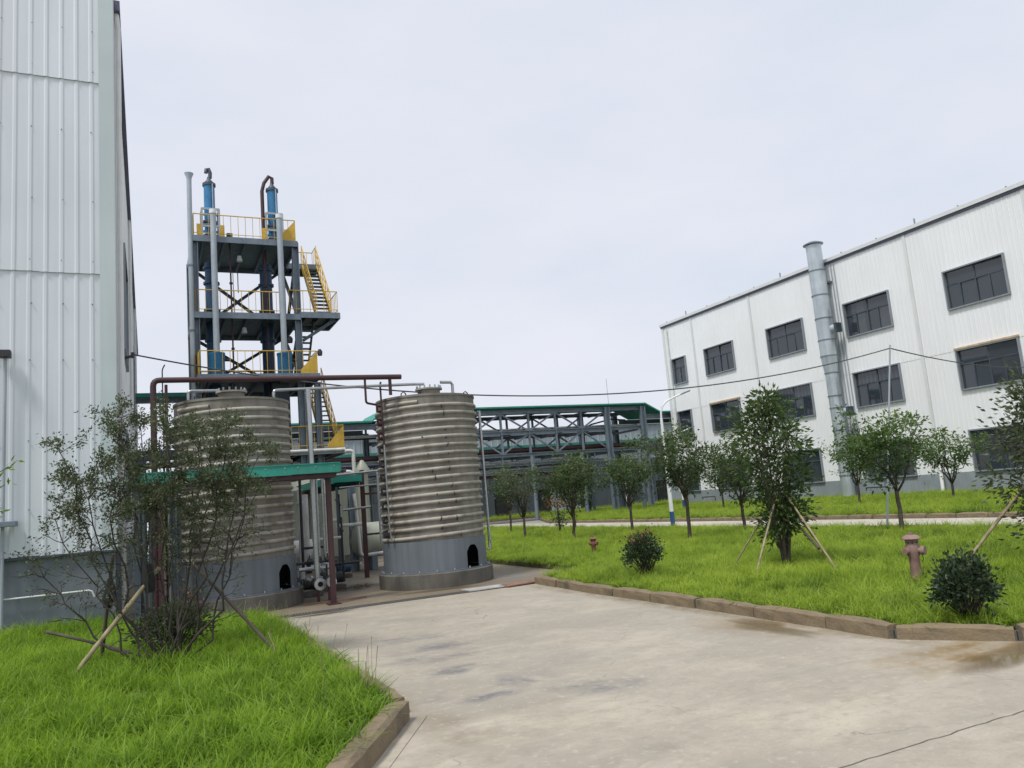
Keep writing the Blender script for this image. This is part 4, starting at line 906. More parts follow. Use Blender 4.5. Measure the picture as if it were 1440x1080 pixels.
for k, y in enumerate((15.16, 15.28, 15.38)): pipe(('red-brown', 'steel', 'dark')[k]+' slim pipe carried under the near green trestle roof', [(-.2,y,2.50),(3.5,y,2.50)], .03, ('red','stain','iron')[k], 8, group='pipes under the near trestle')
for k, x in enumerate((-.05, .05, .42, .52)): pipe(ORD[k]+' dark drop pipe from the left under the left end of the trestle', [(x,15.6,.1),(x,15.6,2.4)], .035, 'steel_d', 8, group='drop pipes left of the left tank')
# rear canopy running away between the tanks
c2 = root('trestle_canopy', (4.9, 22, 0), 'second green-roofed trestle running back between the tanks', 'trestle')
mk('green_fascia', MB().box(4.98, 5.02, 20.0, 27, 2.44, 2.63), 'green', c2); mk('end_fascia', MB().box(4.3, 4.979, 20.0, 20.03, 2.46, 2.63), 'green', c2)
mk('roof_sheet', MB().box(4.3, 4.979, 20.031, 27, 2.59, 2.625), 'green', c2); mk('left_fascia', MB().box(4.26, 4.30, 20.0, 27, 2.44, 2.63), 'green', c2)
mk('beam', MB().box(4.88, 4.96, 20.05, 27, 2.34, 2.435), 'red', c2); mk('post', MB().box(5.03, 5.13, 20.2, 20.3, 0, 2.75), 'red', c2); mk('post', MB().box(4.28, 4.38, 24, 24.1, 0, 2.4), 'red', c2)
mk('rail', MB().box(5.13, 7.2, 20.22, 20.28, 2.10, 2.15), 'red', c2); mk('rail', MB().box(5.13, 7.2, 20.22, 20.28, 1.06, 1.11), 'red', c2)
tag(mk('steel_column', MB().hbeam((5.42,22.9,0),(5.42,22.9,2.55), .2, .22, (1,0,0)), 'steel'), 'blue-grey steel column behind the gap between the tanks', 'column')
# pale storage tanks and vessels further back
st = root('storage_tank', (5.3, 27.5, 0), 'large pale olive upright tank seen between the coil tanks', 'tank')
mk('shell', MB().lathe([(1.35,.3),(1.35,2.62),(.9,2.86),(0,2.95)], (5.35,27.6,0), 40), 'olive', st, smooth=True); mk('base', MB().cyl((5.35,27.6,0),(5.35,27.6,.3), 1.42, n=40), 'plinth', st)
for th in np.linspace(-2.9, -.2, 9): mk('seam_rib', MB().box(5.35+1.36*math.cos(th)-.02, 5.35+1.36*math.cos(th)+.02, 27.6+1.36*math.sin(th)-.02, 27.6+1.36*math.sin(th)+.02, .32, 2.6), 'olive', st)
s2 = root('storage_tank', (3.4, 24, 0), 'pale upright tank half hidden behind the left coil tank', 'tank')
mk('shell', MB().lathe([(.85,.3),(.85,2.45),(.5,2.62),(0,2.68)], (3.55,24.6,0), 32), 'olive', s2, smooth=True); mk('base', MB().cyl((3.55,24.6,0),(3.55,24.6,.3), .9, n=32), 'plinth', s2)
ht = root('horizontal_tank', (6.6, 23, 0), 'pale horizontal drum behind the right coil tank', 'tank')
mk('shell', MB().lathe([(0,-1.4),(.32,-1.36),(.47,-1.2),(.5,-1.0),(.5,1.2),(.4,1.35),(0,1.4)], (6.7,22.9,.85), 28, 'x'), 'olive', ht, smooth=True)
for x in (5.9, 7.4): mk('saddle', MB().box(x-.08, x+.08, 22.5, 23.3, 0, .55), 'steel', ht)
h2 = root('horizontal_tank', (3.2, 20.5, 0), 'small lagged drum low between the tanks', 'tank')
mk('shell', MB().lathe([(0,-.6),(.22,-.57),(.3,-.45),(.3,.5),(.22,.58),(0,.6)], (3.35,20.4,.8), 22, 'x'), 'insul', h2, smooth=True); mk('saddle', MB().box(3.2,3.5,20.2,20.6,0,.52), 'steel', h2)
v3 = root('pressure_vessel', (4.05, 19.5, 0), 'slim pale upright vessel with domed top between the tanks', 'vessel')
mk('shell', MB().lathe([(0,.35),(.08,.37),(.13,.46),(.13,1.45),(.09,1.56),(0,1.6)], (4.0,19.6,0), 18), 'insul', v3, smooth=True)
for k in range(3): mk('leg', MB().cyl((4.0+.11*math.cos(k*2.1),19.6+.11*math.sin(k*2.1),0),(4.0+.11*math.cos(k*2.1),19.6+.11*math.sin(k*2.1),.5), .02, n=6), 'steel', v3)
pipe('white lagged pipe looping over the rear trestle roof', route([(5.2,26,3.02),(6.2,26,3.02),(6.2,26,2.7),(5.6,26,2.7)], .12), .065, 'insul', 12)
pipe('fat white pipe along the lower tower deck', [(4.6,33.7,4.40),(7.8,33.7,4.40)], .07, 'insul', 12)
pipe('white elbow pipe dropping from the lower tower deck', route([(7.75,33.55,4.3),(8.1,33.55,4.3),(8.1,33.55,2.6)], .15), .08, 'insul', 12)
pipe('white lagged pipe stepping down before the olive tank', route([(4.9,22.2,.4),(4.9,22.2,1.5),(4.45,22.2,1.5),(4.45,22.2,.5)], .1), .055, 'insul')
pipe('white lagged pipe along the horizontal drum', route([(5.35,22.3,2.2),(5.45,22.3,.45),(7.1,22.3,.5)], .1), .05, 'insul')
pipe('white pipe loop at mid height near the rear post', route([(4.6,21.3,1.35),(5.35,21.3,1.35),(5.35,21.3,1.1)], .08), .05, 'insul')
pipe('pale upright pipe with dark clamps near the left tank', [(3.42,19.3,.5),(3.42,19.3,2.2)], .085, 'insul', 12)
pipe('grey cross pipe between the rear trestle and right tank', [(4.0,19.8,2.62),(6.2,19.8,2.72)], .03, 'stain')
pipe('thin cross pipe below the rear trestle roof', [(4.4,19.9,2.32),(6.3,19.9,2.36)], .022, 'stain')
for k, (x, y) in enumerate(((5.05,18.6),(5.2,18.9),(5.35,19.2))): pipe(('nearest', 'middle', 'rearmost')[k]+' upright pale pipe left of the right tank', [(x,y,.9),(x,y,2.6)], .03, 'stain', 8, group='upright pipes left of the right tank')
for k, (x, y, z0, z1, r_, mt) in enumerate(((3.60,17.8,.3,2.45,.03,'insul'),(3.72,18.0,.3,2.45,.022,'stain'),(3.15,18.4,.3,2.3,.05,'insul'),(4.2,20.5,.2,2.4,.04,'insul'),(4.75,21.6,.2,2.2,.03,'iron'),(4.05,18.6,.3,2.3,.03,'steel_d'),(3.9,17.6,.2,1.6,.025,'iron'))):
    pipe(ORD[k]+' upright process pipe deeper in the gap between the tanks, counted from the left post', [(x,y,z0),(x,y,z1)], r_, mt, 8, group='process pipes deep between the tanks', flanges=(((x,y,z0+.25),(x,y,z1)),((x,y,z1-.3),(x,y,z1))))
for k, (p, q) in enumerate((((3.3,17.9,1.15),(3.95,17.9,1.15)),((3.2,18.8,.95),(3.8,18.8,.95)),((4.3,19.2,1.75),(5.0,19.2,1.78)),((3.3,18.2,.55),(4.4,18.2,.55)))):
    pipe(('white level pipe across the gap between the tanks', 'dark level pipe low across the gap between the tanks', 'steel level pipe high across the gap between the tanks', 'lowest dark level pipe across the gap between the tanks')[k], [p, q], .03, ('insul','iron','stain','iron')[k], 8, group='level pipes between the tanks')
g5 = root('steam_separator', (6.2, 25.5, 0), 'pale cone-topped vessel rising left of the right tank', 'vessel')
mk('shell', MB().lathe([(.0,.5),(.18,.5),(.18,2.9),(.26,2.95),(.26,3.02),(.05,3.35),(0,3.36)], (6.45,25.6,0), 16), 'olive', g5, smooth=True)
for dx in (-.14, .14): mk('leg', MB().box(6.45+dx-.02, 6.45+dx+.02, 25.58, 25.62, 0, .55), 'steel', g5)
# pump sets
def pump(cx, cy, label, mot='iron'):
    p = root('pump', (cx, cy, 0), label, 'pump')
    mk('base', MB().box(cx-.35, cx+.35, cy-.15, cy+.15, 0, .10), 'plinth', p, bevel=.01)
    mk('motor', MB().cyl((cx-.02,cy,.26),(cx+.32,cy,.26), .12, n=16), mot, p, smooth=True)
    mk('volute', MB().lathe([(0,-.06),(.12,-.06),(.155,-.03),(.155,.03),(.12,.06),(0,.06)], (cx-.14,cy,.27), 20, 'x'), 'iron', p, smooth=True)
    mk('suction_pipe', MB().cyl((cx-.2,cy,.27),(cx-.38,cy,.27), .05, n=10), 'stain', p, smooth=True); mk('discharge_pipe', MB().cyl((cx-.14,cy,.4),(cx-.14,cy,.75), .035, n=10), 'stain', p, smooth=True)
    mk('flange', MB().cyl((cx-.38,cy,.27),(cx-.41,cy,.27), .09, n=14), 'stain', p, smooth=True)
    return p
pump(3.0, 17.3, 'dark pump nearest the left tank between the two tanks'); pump(4.5, 21.0, 'dark blue pump under the rear trestle', 'blue_d'); pump(3.7, 18.2, 'dark pump in the middle of the gap between the tanks')
for k, (x, z, rr_) in enumerate(((3.02,.36,.115),(3.24,.38,.10))):
    fp = root('flanged_pipe', (x, 16.3, z), ('larger' if k == 0 else 'smaller')+' flanged pipe end facing out beside the left tank', 'pipe')
    mk('body', MB().cyl((x,15.75,z),(x,16.9,z), rr_*.55, n=14), 'stain', fp, smooth=True)
    mk('flange', MB().lathe([(rr_*.45,-.02),(rr_,-.02),(rr_,.02),(rr_*.45,.02)], (x,15.74,z), 20, 'y'), 'stain', fp, smooth=True)
    mk('bore', MB().cyl((x,15.738,z),(x,15.76,z), rr_*.46, n=16), 'black', fp)
    mk('valve_body', MB().lathe([(0,-.1),(.08,-.08),(.11,0),(.08,.08),(0,.1)], (x,16.15,z), 14, 'y'), 'iron', fp, smooth=True)
    mk('valve_stem', MB().cyl((x,16.15,z),(x,16.15,z+.34), .02, n=8), 'iron', fp); mk('hand_wheel', MB().lathe([(.07,-.012),(.095,-.012),(.095,.012),(.07,.012),(.07,-.012)], (x,16.15,z+.34), 16), 'steel_l', fp, smooth=True)
    mk('spoke', MB().box(x-.08,x+.08,16.14,16.16,z+.335,z+.345), 'steel_l', fp)
    mk('support', MB().box(x-.025,x+.025,15.95,16.0,0,z-.05), 'red', fp)
pipe('low grey header pipe behind the pipe flanges', route([(2.75,16.5,.62),(3.45,16.5,.62),(3.45,16.5,.3)], .06), .04, 'stain')
pipe('second low header pipe behind the pipe flanges', [(2.7,16.4,.75),(3.5,16.4,.75)], .03, 'iron')
for k, (x, y, z) in enumerate(((2.95,16.35,.78),(3.15,16.45,.8),(3.32,16.4,.78),(3.05,17.0,.7))):
    vv = root('valve', (x, y, z), ('left', 'middle', 'right', 'rear')[k]+' small hand valve on the pipe cluster beside the left tank', 'valve', 'hand valves beside the left tank')
    mk('body', MB().lathe([(0,-.06),(.05,-.05),(.06,0),(.05,.05),(0,.06)], (x,y,z), 12, 'x'), 'iron', vv, smooth=True); mk('stem', MB().cyl((x,y,z),(x,y,z+.14), .012, n=6), 'iron', vv); mk('wheel', MB().cyl((x,y,z+.13),(x,y,z+.15), .05, n=12), 'steel_l', vv)
tag(mk('channel_edge', MB().box(2.7, 3.9, 15.68, 15.74, 0, .03), 'rust'), 'rusty steel edging on the floor before the pipe flanges', 'edging')
# gap between warehouse and left tank
tag(mk('partition_sheet', MB().box(.2, 1.6, 25.0, 25.05, .6, 2.4), 'yg'), 'yellow-green sheet seen through the gap left of the left tank', 'panel')
tag(mk('partition_sheet', MB().box(-.2, 1.8, 29.0, 29.05, 1.9, 3.4), 'red'), 'dull purple-brown sheet high in the gap left of the left tank', 'panel')
tag(mk('gap_column', MB().hbeam((-.12,18.4,0),(-.12,18.4,3.3), .2, .22, (1,0,0)), 'steel'), 'grey steel column in the gap beside the warehouse', 'column')
tag(mk('gap_column', MB().hbeam((.42,15.75,.0),(.42,15.75,2.38), .14, .16, (1,0,0)), 'steel_l'), 'grey post touching the left side of the left tank', 'column')
bm = MB()
for z in (.5, .8, 1.1): bm.cyl((-.3,20,z),(1.2,20,z), .025, n=6)
for x in (-.2, .4, 1.0): bm.cyl((x,20,0),(x,20,1.1), .025, n=6)
tag(mk('guard_rail', bm, 'iron'), 'low dark guard rail in the gap behind the left tank', 'railing')
tag(mk('cross_pipe', MB().cyl((-.4,17.5,2.95),(1,17.5,2.95), .06, n=8), 'iron', smooth=True), 'dark cross pipe above the trestle in the left gap', 'pipe')
tag(mk('cable_tray', MB().box(-.35,.5,16.6,16.9,3.0,3.18), 'steel_d'), 'dark tray spanning the gap above the trestle', 'tray')

# ------------------------------------------------------------------ lamps, poles, cable, hydrants
def lamp(x, y, label, H=4.75, arm=True):
    l = root('street_lamp', (x, y, 0), label, 'street lamp')
    mk('base_sleeve', MB().cyl((x,y,.0),(x,y,.72), .088, .082, 14), 'lampb', l, smooth=True)
    mk('shaft', MB().cyl((x,y,.72),(x,y,H-.55), .078, .05, 14), 'lampw', l, smooth=True)
    if arm:
        c, s = math.cos(-.44), math.sin(-.44)
        pts = [(x+c*d, y+s*d, z) for d, z in ((0,H-.56),(.02,H-.30),(.10,H-.08),(.26,H+.08),(.48,H+.18),(.72,H+.27),(.9,H+.33))]
        mk('arm', MB().tube(pts, .036, 8), 'lampw', l, smooth=True)
        hd = MB().bar((x+c*.82,y+s*.82,H+.30),(x+c*1.2,y+s*1.2,H+.42), .13, .05); mk('lamp_head', hd, 'steel', l, bevel=.015)
        mk('stay', MB().tube([(x-.0,y,H-.6),(x+c*.04,y+s*.04,H-.1),(x+c*.2,y+s*.2,H+.02)], .008, 5), 'steel_l', l)
    return l
lamp(17.62, 24.2, 'white street lamp with blue foot beside the lane'); lamp(29.8, 39.6, 'plain white lamp post on the far lawn by the building corner'); lamp(31.6, 48.6, 'white lamp post with blue foot under the pipe rack', 4.4, False)
tag(mk('cable_pole', MB().cyl((17.55,14.82,.0),(18.30,14.46,4.95), .028, .022, 8), 'steel_l', smooth=True), 'thin leaning pole carrying the overhead cable on the right lawn', 'pole')
def caten(a, c, sag, n=40):
    a, c = Vector(a), Vector(c); return [tuple(a+(c-a)*t-Vector((0,0,sag*4*t*(1-t)))) for t in np.linspace(0, 1, n)]
tag(mk('overhead_cable', MB().tube(caten((-.22,17,5.16),(18.29,14.47,4.86), 1.06), .016, 6), 'cable', smooth=True), 'thin overhead cable sagging from the warehouse to the leaning pole', 'cable')
tag(mk('overhead_cable', MB().tube(caten((18.29,14.47,4.86),(36.9,20.6,5.6), .35), .016, 6), 'cable', smooth=True), 'overhead cable running on from the leaning pole to the right', 'cable')
tag(mk('lightning_rod', MB().cyl((33.0,52,8.1),(33.0,52,10.4), .018, n=6), 'steel_l'), 'thin rod rising above the pipe rack roof', 'rod')
def hydrant(x, y, rot, label, s=1., mat='hyd'):
    h = root('fire_hydrant', (x, y, .05), label, 'fire hydrant'); c, q = math.cos(rot), math.sin(rot)
    body = MB().lathe([(0,0),(.13,0),(.13,.04),(.085,.06),(.08,.42),(.10,.46),(.105,.60),(.085,.66),(.10,.68),(.10,.70),(.06,.72),(0,.72)], (x,y,.05), 24); b_ = mk('body', body, mat, h, smooth=True)
    mk('cap', MB().lathe([(0,.785),(.05,.783),(.10,.77),(.145,.738),(.152,.72),(.14,.71),(.05,.70)], (x,y,.05), 24), mat, h, smooth=True); mk('cap_nut', MB().cyl((x,y,.83),(x,y,.87), .03, n=6), mat, h)
    for a, r_, L_ in ((rot,.062,.18),(rot+2.2,.048,.16),(rot-2.0,.048,.16)):
        d = Vector((math.cos(a), math.sin(a), 0)); p = Vector((x,y,.58))
        nz_ = mk('outlet', MB().cyl(p+d*.05, p+d*L_, r_*.8, n=14), mat, h, smooth=True); mk('outlet_cap', MB().cyl(p+d*(L_-.05), p+d*(L_+.01), r_*1.15, n=16), mat, nz_, smooth=True)
    for k in range(8): mk('bonnet_bolt', MB().cyl((x+.088*math.cos(k*.785),y+.088*math.sin(k*.785),.70),(x+.088*math.cos(k*.785),y+.088*math.sin(k*.785),.765), .011, n=6), 'iron', h)
    mk('chain', MB().tube([(x+.12,y-.06,.55),(x+.13,y-.07,.42),(x+.10,y-.06,.40)], .006, 5), 'iron', h)
    return h
hydrant(9.75, 7.85, -1.25, 'faded pink-red fire hydrant in the right foreground lawn').scale = (.86,.86,.86); hydrant(10.35, 17.7, -1.2, 'smaller looking rusty fire hydrant further back on the lawn', 1., 'hyd_d').scale = (.72,.72,.62)

# ------------------------------------------------------------------ vegetation
def mesh_np(name, V, F, mat, tone=None, parent=None, loc=(0,0,0)):
    me = bpy.data.meshes.new(name); V = np.asarray(V, np.float32); F = np.asarray(F, np.int32); k = F.shape[1]
    me.vertices.add(len(V)); me.vertices.foreach_set('co', V.ravel()); me.loops.add(F.size); me.loops.foreach_set('vertex_index', F.ravel())
    me.polygons.add(len(F)); me.polygons.foreach_set('loop_start', np.arange(0, F.size, k, dtype=np.int32)); me.update(calc_edges=True)
    if tone is not None:
        at = me.attributes.new('tone', 'FLOAT', 'POINT'); at.data.foreach_set('value', np.asarray(tone, np.float32))
    me.materials.append(M[mat]); o = bpy.data.objects.new(name, me)
    if parent is not None: o.parent = parent
    o.location = loc
    return o
def leaves(P, D, L_, W_, rs, tone_c, jit=.5, droop=.25):
    """one folded four-vertex blade per point; P positions, D main direction"""
    n = len(P); d = D+rs.normal(0, jit, (n,3)); d[:,2] -= droop; d /= np.linalg.norm(d, axis=1)[:,None]+1e-9
    r_ = rs.normal(0, 1, (n,3)); s = np.cross(d, r_); s /= np.linalg.norm(s, axis=1)[:,None]+1e-9; nn = np.cross(s, d)
    Ln = (L_*rs.uniform(.65,1.25,n))[:,None]; Wn = (W_*rs.uniform(.7,1.2,n))[:,None]
    A = P; B = P+d*Ln*.45+s*Wn*.5+nn*Wn*.12; C = P+d*Ln; E_ = P+d*Ln*.45-s*Wn*.5+nn*Wn*.12
    V = np.stack([A,B,C,E_], 1).reshape(-1,3); F = np.arange(4*n).reshape(n,4)
    t = np.repeat(np.clip(tone_c+rs.normal(0,.16,n), 0, 1), 4)
    return V, F, t
def tube_np(pts, rad, n=5):
    b = MB(); b.tube(pts, rad, n); return b
def plant(name, loc, label, cat, group, wood, wood_mat, LV, LF, LT, leaf_mat_, extra=None, wname='trunk', cname='crown'):
    rt = root(name, loc, label, cat, group)
    mk(wname, wood, wood_mat, rt, smooth=True, loc=loc, solid=False)
    o = mesh_np(cname, LV, LF, leaf_mat_, LT, rt); COL.objects.link(o)
    if extra:
        o2 = mesh_np(extra[0], extra[1], extra[2], extra[4], extra[3], rt); COL.objects.link(o2)
    return rt
def curve_pts(a, c, rs, n=5, wob=.06, bow=0.):
    a, c = np.array(a, float), np.array(c, float); L_ = np.linalg.norm(c-a); out_ = []
    off = rs.normal(0, wob*L_, (n+1,3)); off[0] = 0; off[-1] = 0
    for i in range(n+1):
        t = i/n; p = a+(c-a)*t+off[i]*.6; p[2] += bow*L_*math.sin(PI*t); out_.append(tuple(p))
    return out_
def round_tree(x, y, H, cw, zc, label, seed, leaf='leaf', nclump=95, lpc=62, fork=None, L_=.11, W_=.05, lean=(0,0), shape=1., group='young broadleaf trees on the lawns', trunk_r=.055, clr=.125):
    """clean stem, forking limbs, leaf clumps set on twigs through a rounded crown"""
    rs = np.random.RandomState(seed); fork = fork or zc*.72; wood = MB()
    top = np.array([lean[0], lean[1], 0.])
    fk = np.array([lean[0]*.3, lean[1]*.3, fork])
    wood.tube(curve_pts((0,0,-.05), fk, rs, 5, .02), [trunk_r*1.25, trunk_r*1.02, trunk_r*.95, trunk_r*.9, trunk_r*.88, trunk_r*.85], 8)
    cz = (zc+H)/2; rz = (H-zc)/2; nodes = []
    nl = rs.randint(5, 8)
    for i in range(nl):
        a = 2*PI*i/nl+rs.uniform(-.4,.4); rr_ = cw/2*rs.uniform(.35,.75); e = np.array([top[0]+rr_*math.cos(a), top[1]+rr_*math.sin(a), cz+rz*rs.uniform(-.1,.65)])
        pts = curve_pts(fk+[0,0,rs.uniform(-.12,.02)], e, rs, 6, .05, .04)
        wood.tube(pts, list(np.linspace(trunk_r*.55, trunk_r*.14, 7)), 6); nodes += [np.array(p) for p in pts[1:]]
    nodes = np.array(nodes); VV = []; FF = []; TT = []; off = 0
    ph = rs.uniform(0, 6.3, 6)
    for k in range(nclump):
        u = rs.normal(0,1,3); u /= np.linalg.norm(u); rad = rs.uniform(.25,1.)**.45
        lump = 1+.22*math.sin(3*math.atan2(u[1],u[0])+ph[0])+.20*math.sin(4*u[2]+ph[1]+2*math.atan2(u[1],u[0]))
        fz = np.clip((u[2]*rad+1)/2, 0, 1); tap = .62+.5*min(1, fz*1.6); c = np.array([top[0]+u[0]*cw/2*rad*lump*tap, top[1]+u[1]*cw/2*rad*lump*tap, cz+u[2]*rz*rad*lump*(1 if u[2] > 0 else shape)])
        j = np.argmin(((nodes-c)**2).sum(1)+.3*np.maximum(0, nodes[:,2]-c[2])); q = nodes[j]
        wood.tube(curve_pts(q, c, rs, 3, .08), [trunk_r*.14, trunk_r*.11, trunk_r*.08, trunk_r*.05], 4, caps=False)
        n = int(lpc*rs.uniform(.5,1.4)); s = clr*rs.uniform(.6,1.2)
        P = c+rs.normal(0, s, (n,3))*[1,1,.75]; D = (P-c)/(s*1.2)+[0,0,.2]
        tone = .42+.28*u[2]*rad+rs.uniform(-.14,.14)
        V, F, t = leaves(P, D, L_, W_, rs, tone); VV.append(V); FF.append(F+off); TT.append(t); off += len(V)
    # stray outer twigs
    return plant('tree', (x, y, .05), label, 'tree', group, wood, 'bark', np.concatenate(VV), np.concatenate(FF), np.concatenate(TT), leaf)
round_tree(13.7, 18.05, 3.22, 2.05, 1.55, 'round-crowned young tree beside the street lamp, nearest the lamp', 21, 'leaf', 102, 32, 1.25, lean=(-.12,.05))
round_tree(16.84, 19.45, 2.85, 1.95, 1.15, 'low-forking young tree left of the staked bushy tree', 22, 'leaf', 90, 31, .85)
round_tree(16.5, 13.5, 3.02, 2.1, 1.42, 'dense young tree on the lawn edge before the leaning pole', 23, 'leaf_l', 116, 32, 1.05, lean=(.05,.0))
round_tree(15.66, 23.95, 2.85, 1.75, 1.35, 'young tree standing left of the street lamp', 24, 'leaf', 84, 31, 1.0)
round_tree(13.05, 23.5, 3.0, 2.0, 1.25, 'wide dark tree in the middle of the lawn before the pipe rack', 25, 'leaf', 108, 32, .95, lean=(-.1,0))
round_tree(13.05, 27.4, 3.1, 1.5, 1.2, 'sparse young tree right of the right tank', 26, 'leaf_o', 48, 26, .9)
round_tree(15.0, 32.9, 3.0, 1.7, 1.4, 'small dark tree just right of the right tank, far side of the lawn', 27, 'leaf', 66, 31, 1.1)
round_tree(17.0, 30.5, 2.6, 1.6, 1.1, 'dark tree partly hidden behind the wide middle tree', 28, 'leaf', 72, 31, 1.0)
round_tree(27.9, 24.7, 3.15, 2.2, 1.35, 'light green tree on the far lawn beside the exhaust duct', 31, 'leaf_l', 80, 29, 1.0, L_=.13, W_=.06)
round_tree(30.3, 22.05, 2.9, 2.5, 1.25, 'light green low tree on the far lawn against the base wall', 32, 'leaf_l', 98, 29, .8, L_=.13, W_=.06)
round_tree(28.6, 37.6, 3.3, 2.3, 1.2, 'tree on the far lawn near the building corner, behind the lamp', 33, 'leaf', 80, 29, 1.0, L_=.13, W_=.06)
round_tree(28.2, 34.0, 2.9, 2.0, 1.3, 'small tree on the far lawn left of the staked bushy tree', 34, 'leaf', 72, 29, 1.0, L_=.13, W_=.06)
round_tree(30.5, 46.5, 4.0, 3.0, 1.5, 'tree on the far lawn before the rack end column', 35, 'leaf', 80, 29, 1.2, L_=.15, W_=.07, trunk_r=.07)
# dense upright trees held by stakes
def bushy_tree(x, y, H, cw, zb, label, seed, leaf, nclump=150, lpc=38, open_=1.):
    rs = np.random.RandomState(seed); wood = MB()
    for k in range(6):
        a = k*1.05; wood.tube(curve_pts((.03*math.cos(a),.03*math.sin(a),-.05), (.30*math.cos(a),.30*math.sin(a),H*rs.uniform(.55,.9)), rs, 6, .025), list(np.linspace(.04,.010,7)), 7)
    VV = []; FF = []; TT = []; off = 0
    for k in range(nclump):
        z = zb+(H-zb)*rs.uniform(0,1)**.85; f = (z-zb)/(H-zb); prof = (math.sin(PI*min(1, f*.74+.2))**.6)*(.78+.24*math.sin(7*f+seed))
        a = rs.uniform(0, 2*PI); rr_ = cw/2*prof*rs.uniform(.25,1.)**.5*(1+.28*math.sin(3*a+seed+5*f)); c = np.array([rr_*math.cos(a), rr_*math.sin(a), z])
        wood.tube(curve_pts((.08*math.cos(a),.08*math.sin(a),max(.35, z-.3)), c, rs, 3, .06), [.010,.008,.006,.004], 4, caps=False)
        n = int(lpc*rs.uniform(.5,1.4)); s = .115*rs.uniform(.7,1.3)*open_; P = c+rs.normal(0, s, (n,3)); D = (P-c)/s*.8+np.array([math.cos(a),math.sin(a),.3])*.7
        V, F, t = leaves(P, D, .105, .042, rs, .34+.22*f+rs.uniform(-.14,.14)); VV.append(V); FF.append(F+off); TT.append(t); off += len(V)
    return plant('tree', (x, y, .05), label, 'tree', 'staked bushy trees', wood, 'bark', np.concatenate(VV), np.concatenate(FF), np.concatenate(TT), leaf)
bushy_tree(10.17, 10.8, 3.05, 1.28, .55, 'tall dense bushy tree propped by bamboo stakes on the right lawn', 41, 'leaf')
bushy_tree(12.2, 7.3, 2.68, 1.4, .35, 'dusty bushy tree at the right picture edge with one slanting stake', 42, 'leaf_o', 130, 34, 1.25)
def stake(p, q, r_, label, mat='bamboo', group=None):
    a, c = Vector(p), Vector(q); n = 9; pts = []; rs_ = []
    for i in range(n*2+1):
        t = i/(n*2); pts.append(a+(c-a)*t+Vector((0,0,.012*math.sin(PI*t)))); rs_.append(r_*(1.12 if i % 2 == 0 else .97))
    return tag(mk('support_stake', MB().tube(pts, rs_, 8), mat, smooth=True, solid=False), label, 'stake', group)
stake((8.95,10.25,.05),(10.05,10.72,1.28), .018, 'front left bamboo stake propping the tall bushy tree'); stake((9.6,11.6,.05),(10.1,10.9,1.2), .014, 'rear left bamboo stake propping the tall bushy tree')
stake((10.0,9.45,.05),(10.2,10.65,1.42), .018, 'front right bamboo stake propping the tall bushy tree'); stake((11.2,10.7,.05),(10.3,10.78,1.3), .014, 'rear right bamboo stake propping the tall bushy tree')
stake((10.08,9.9,.45),(10.32,10.55,.82), .022, 'short dark prop leaning on the tall bushy tree', 'bamboo_d')
stake((11.05,8.15,.05),(12.05,7.42,1.4), .024, 'bamboo stake slanting at the right picture edge')
# shrubs
def shrub(x, y, rx, H, label, seed, leaf, n=2600, L_=.06, W_=.03, flowers=False, core=.0):
    rs = np.random.RandomState(seed); wood = MB(); VV = []; FF = []; TT = []; off = 0
    k = 70
    for i in range(k):
        u = rs.normal(0,1,3); u /= np.linalg.norm(u); u[2] = abs(u[2])*1.2-.25; rad = rs.uniform(.4,1.)**.6; bumpy = 1+.14*math.sin(4*math.atan2(u[1],u[0])+seed)
        c = np.array([u[0]*rx*rad*bumpy, u[1]*rx*rad*bumpy, H*.5+u[2]*H*.5*rad]); c[2] = max(.1, c[2])
        wood.tube(curve_pts((rs.uniform(-.05,.05),rs.uniform(-.05,.05),0), c, rs, 3, .05), [.009,.007,.005,.003], 4, caps=False)
        m_ = int(n/k*rs.uniform(.6,1.3)); P = c+rs.normal(0, rx*.17, (m_,3)); P[:,2] = np.maximum(P[:,2], .03); D = (P-[0,0,H*.35])*2.2
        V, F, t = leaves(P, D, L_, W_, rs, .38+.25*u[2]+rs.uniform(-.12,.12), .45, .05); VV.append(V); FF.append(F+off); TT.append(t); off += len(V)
    ex = None
    if flowers:
        P = []
        for i in range(16):
            a = rs.uniform(0, 6.3); e = rs.uniform(.3, 1.2); P.append(np.array([rx*1.05*math.cos(a)*math.cos(e), rx*1.05*math.sin(a)*math.cos(e), H*.5+H*.62*math.sin(e)])+rs.normal(0,.03,(9,3)))
        P = np.concatenate(P); V, F, t = leaves(P, P*0+[0,0,1.], .045, .02, rs, .5); ex = ('young_shoots', V, F, t, 'leaf_r')
    return plant('shrub', (x, y, .08), label, 'shrub', None, wood, 'bark_l', np.concatenate(VV), np.concatenate(FF), np.concatenate(TT), leaf, ex, 'stem', 'foliage')
shrub(8.05, 12.0, .35, .78, 'round shrub with reddish tips in the middle of the right lawn', 51, 'leaf_b', 2600, .055, .03, True)
shrub(7.42, 5.45, .285, .68, 'dark round shrub in the right foreground by the kerb', 52, 'leaf_b', 3400, .055, .027)
shrub(.30, 11.3, .42, .62, 'low dark shrub behind the foot of the left multi-stem tree', 53, 'leaf_o', 2200, .06, .028)
shrub(.52, 12.7, .25, .75, 'small shrub with orange tips against the left tank', 54, 'leaf_r', 150, .05, .025)
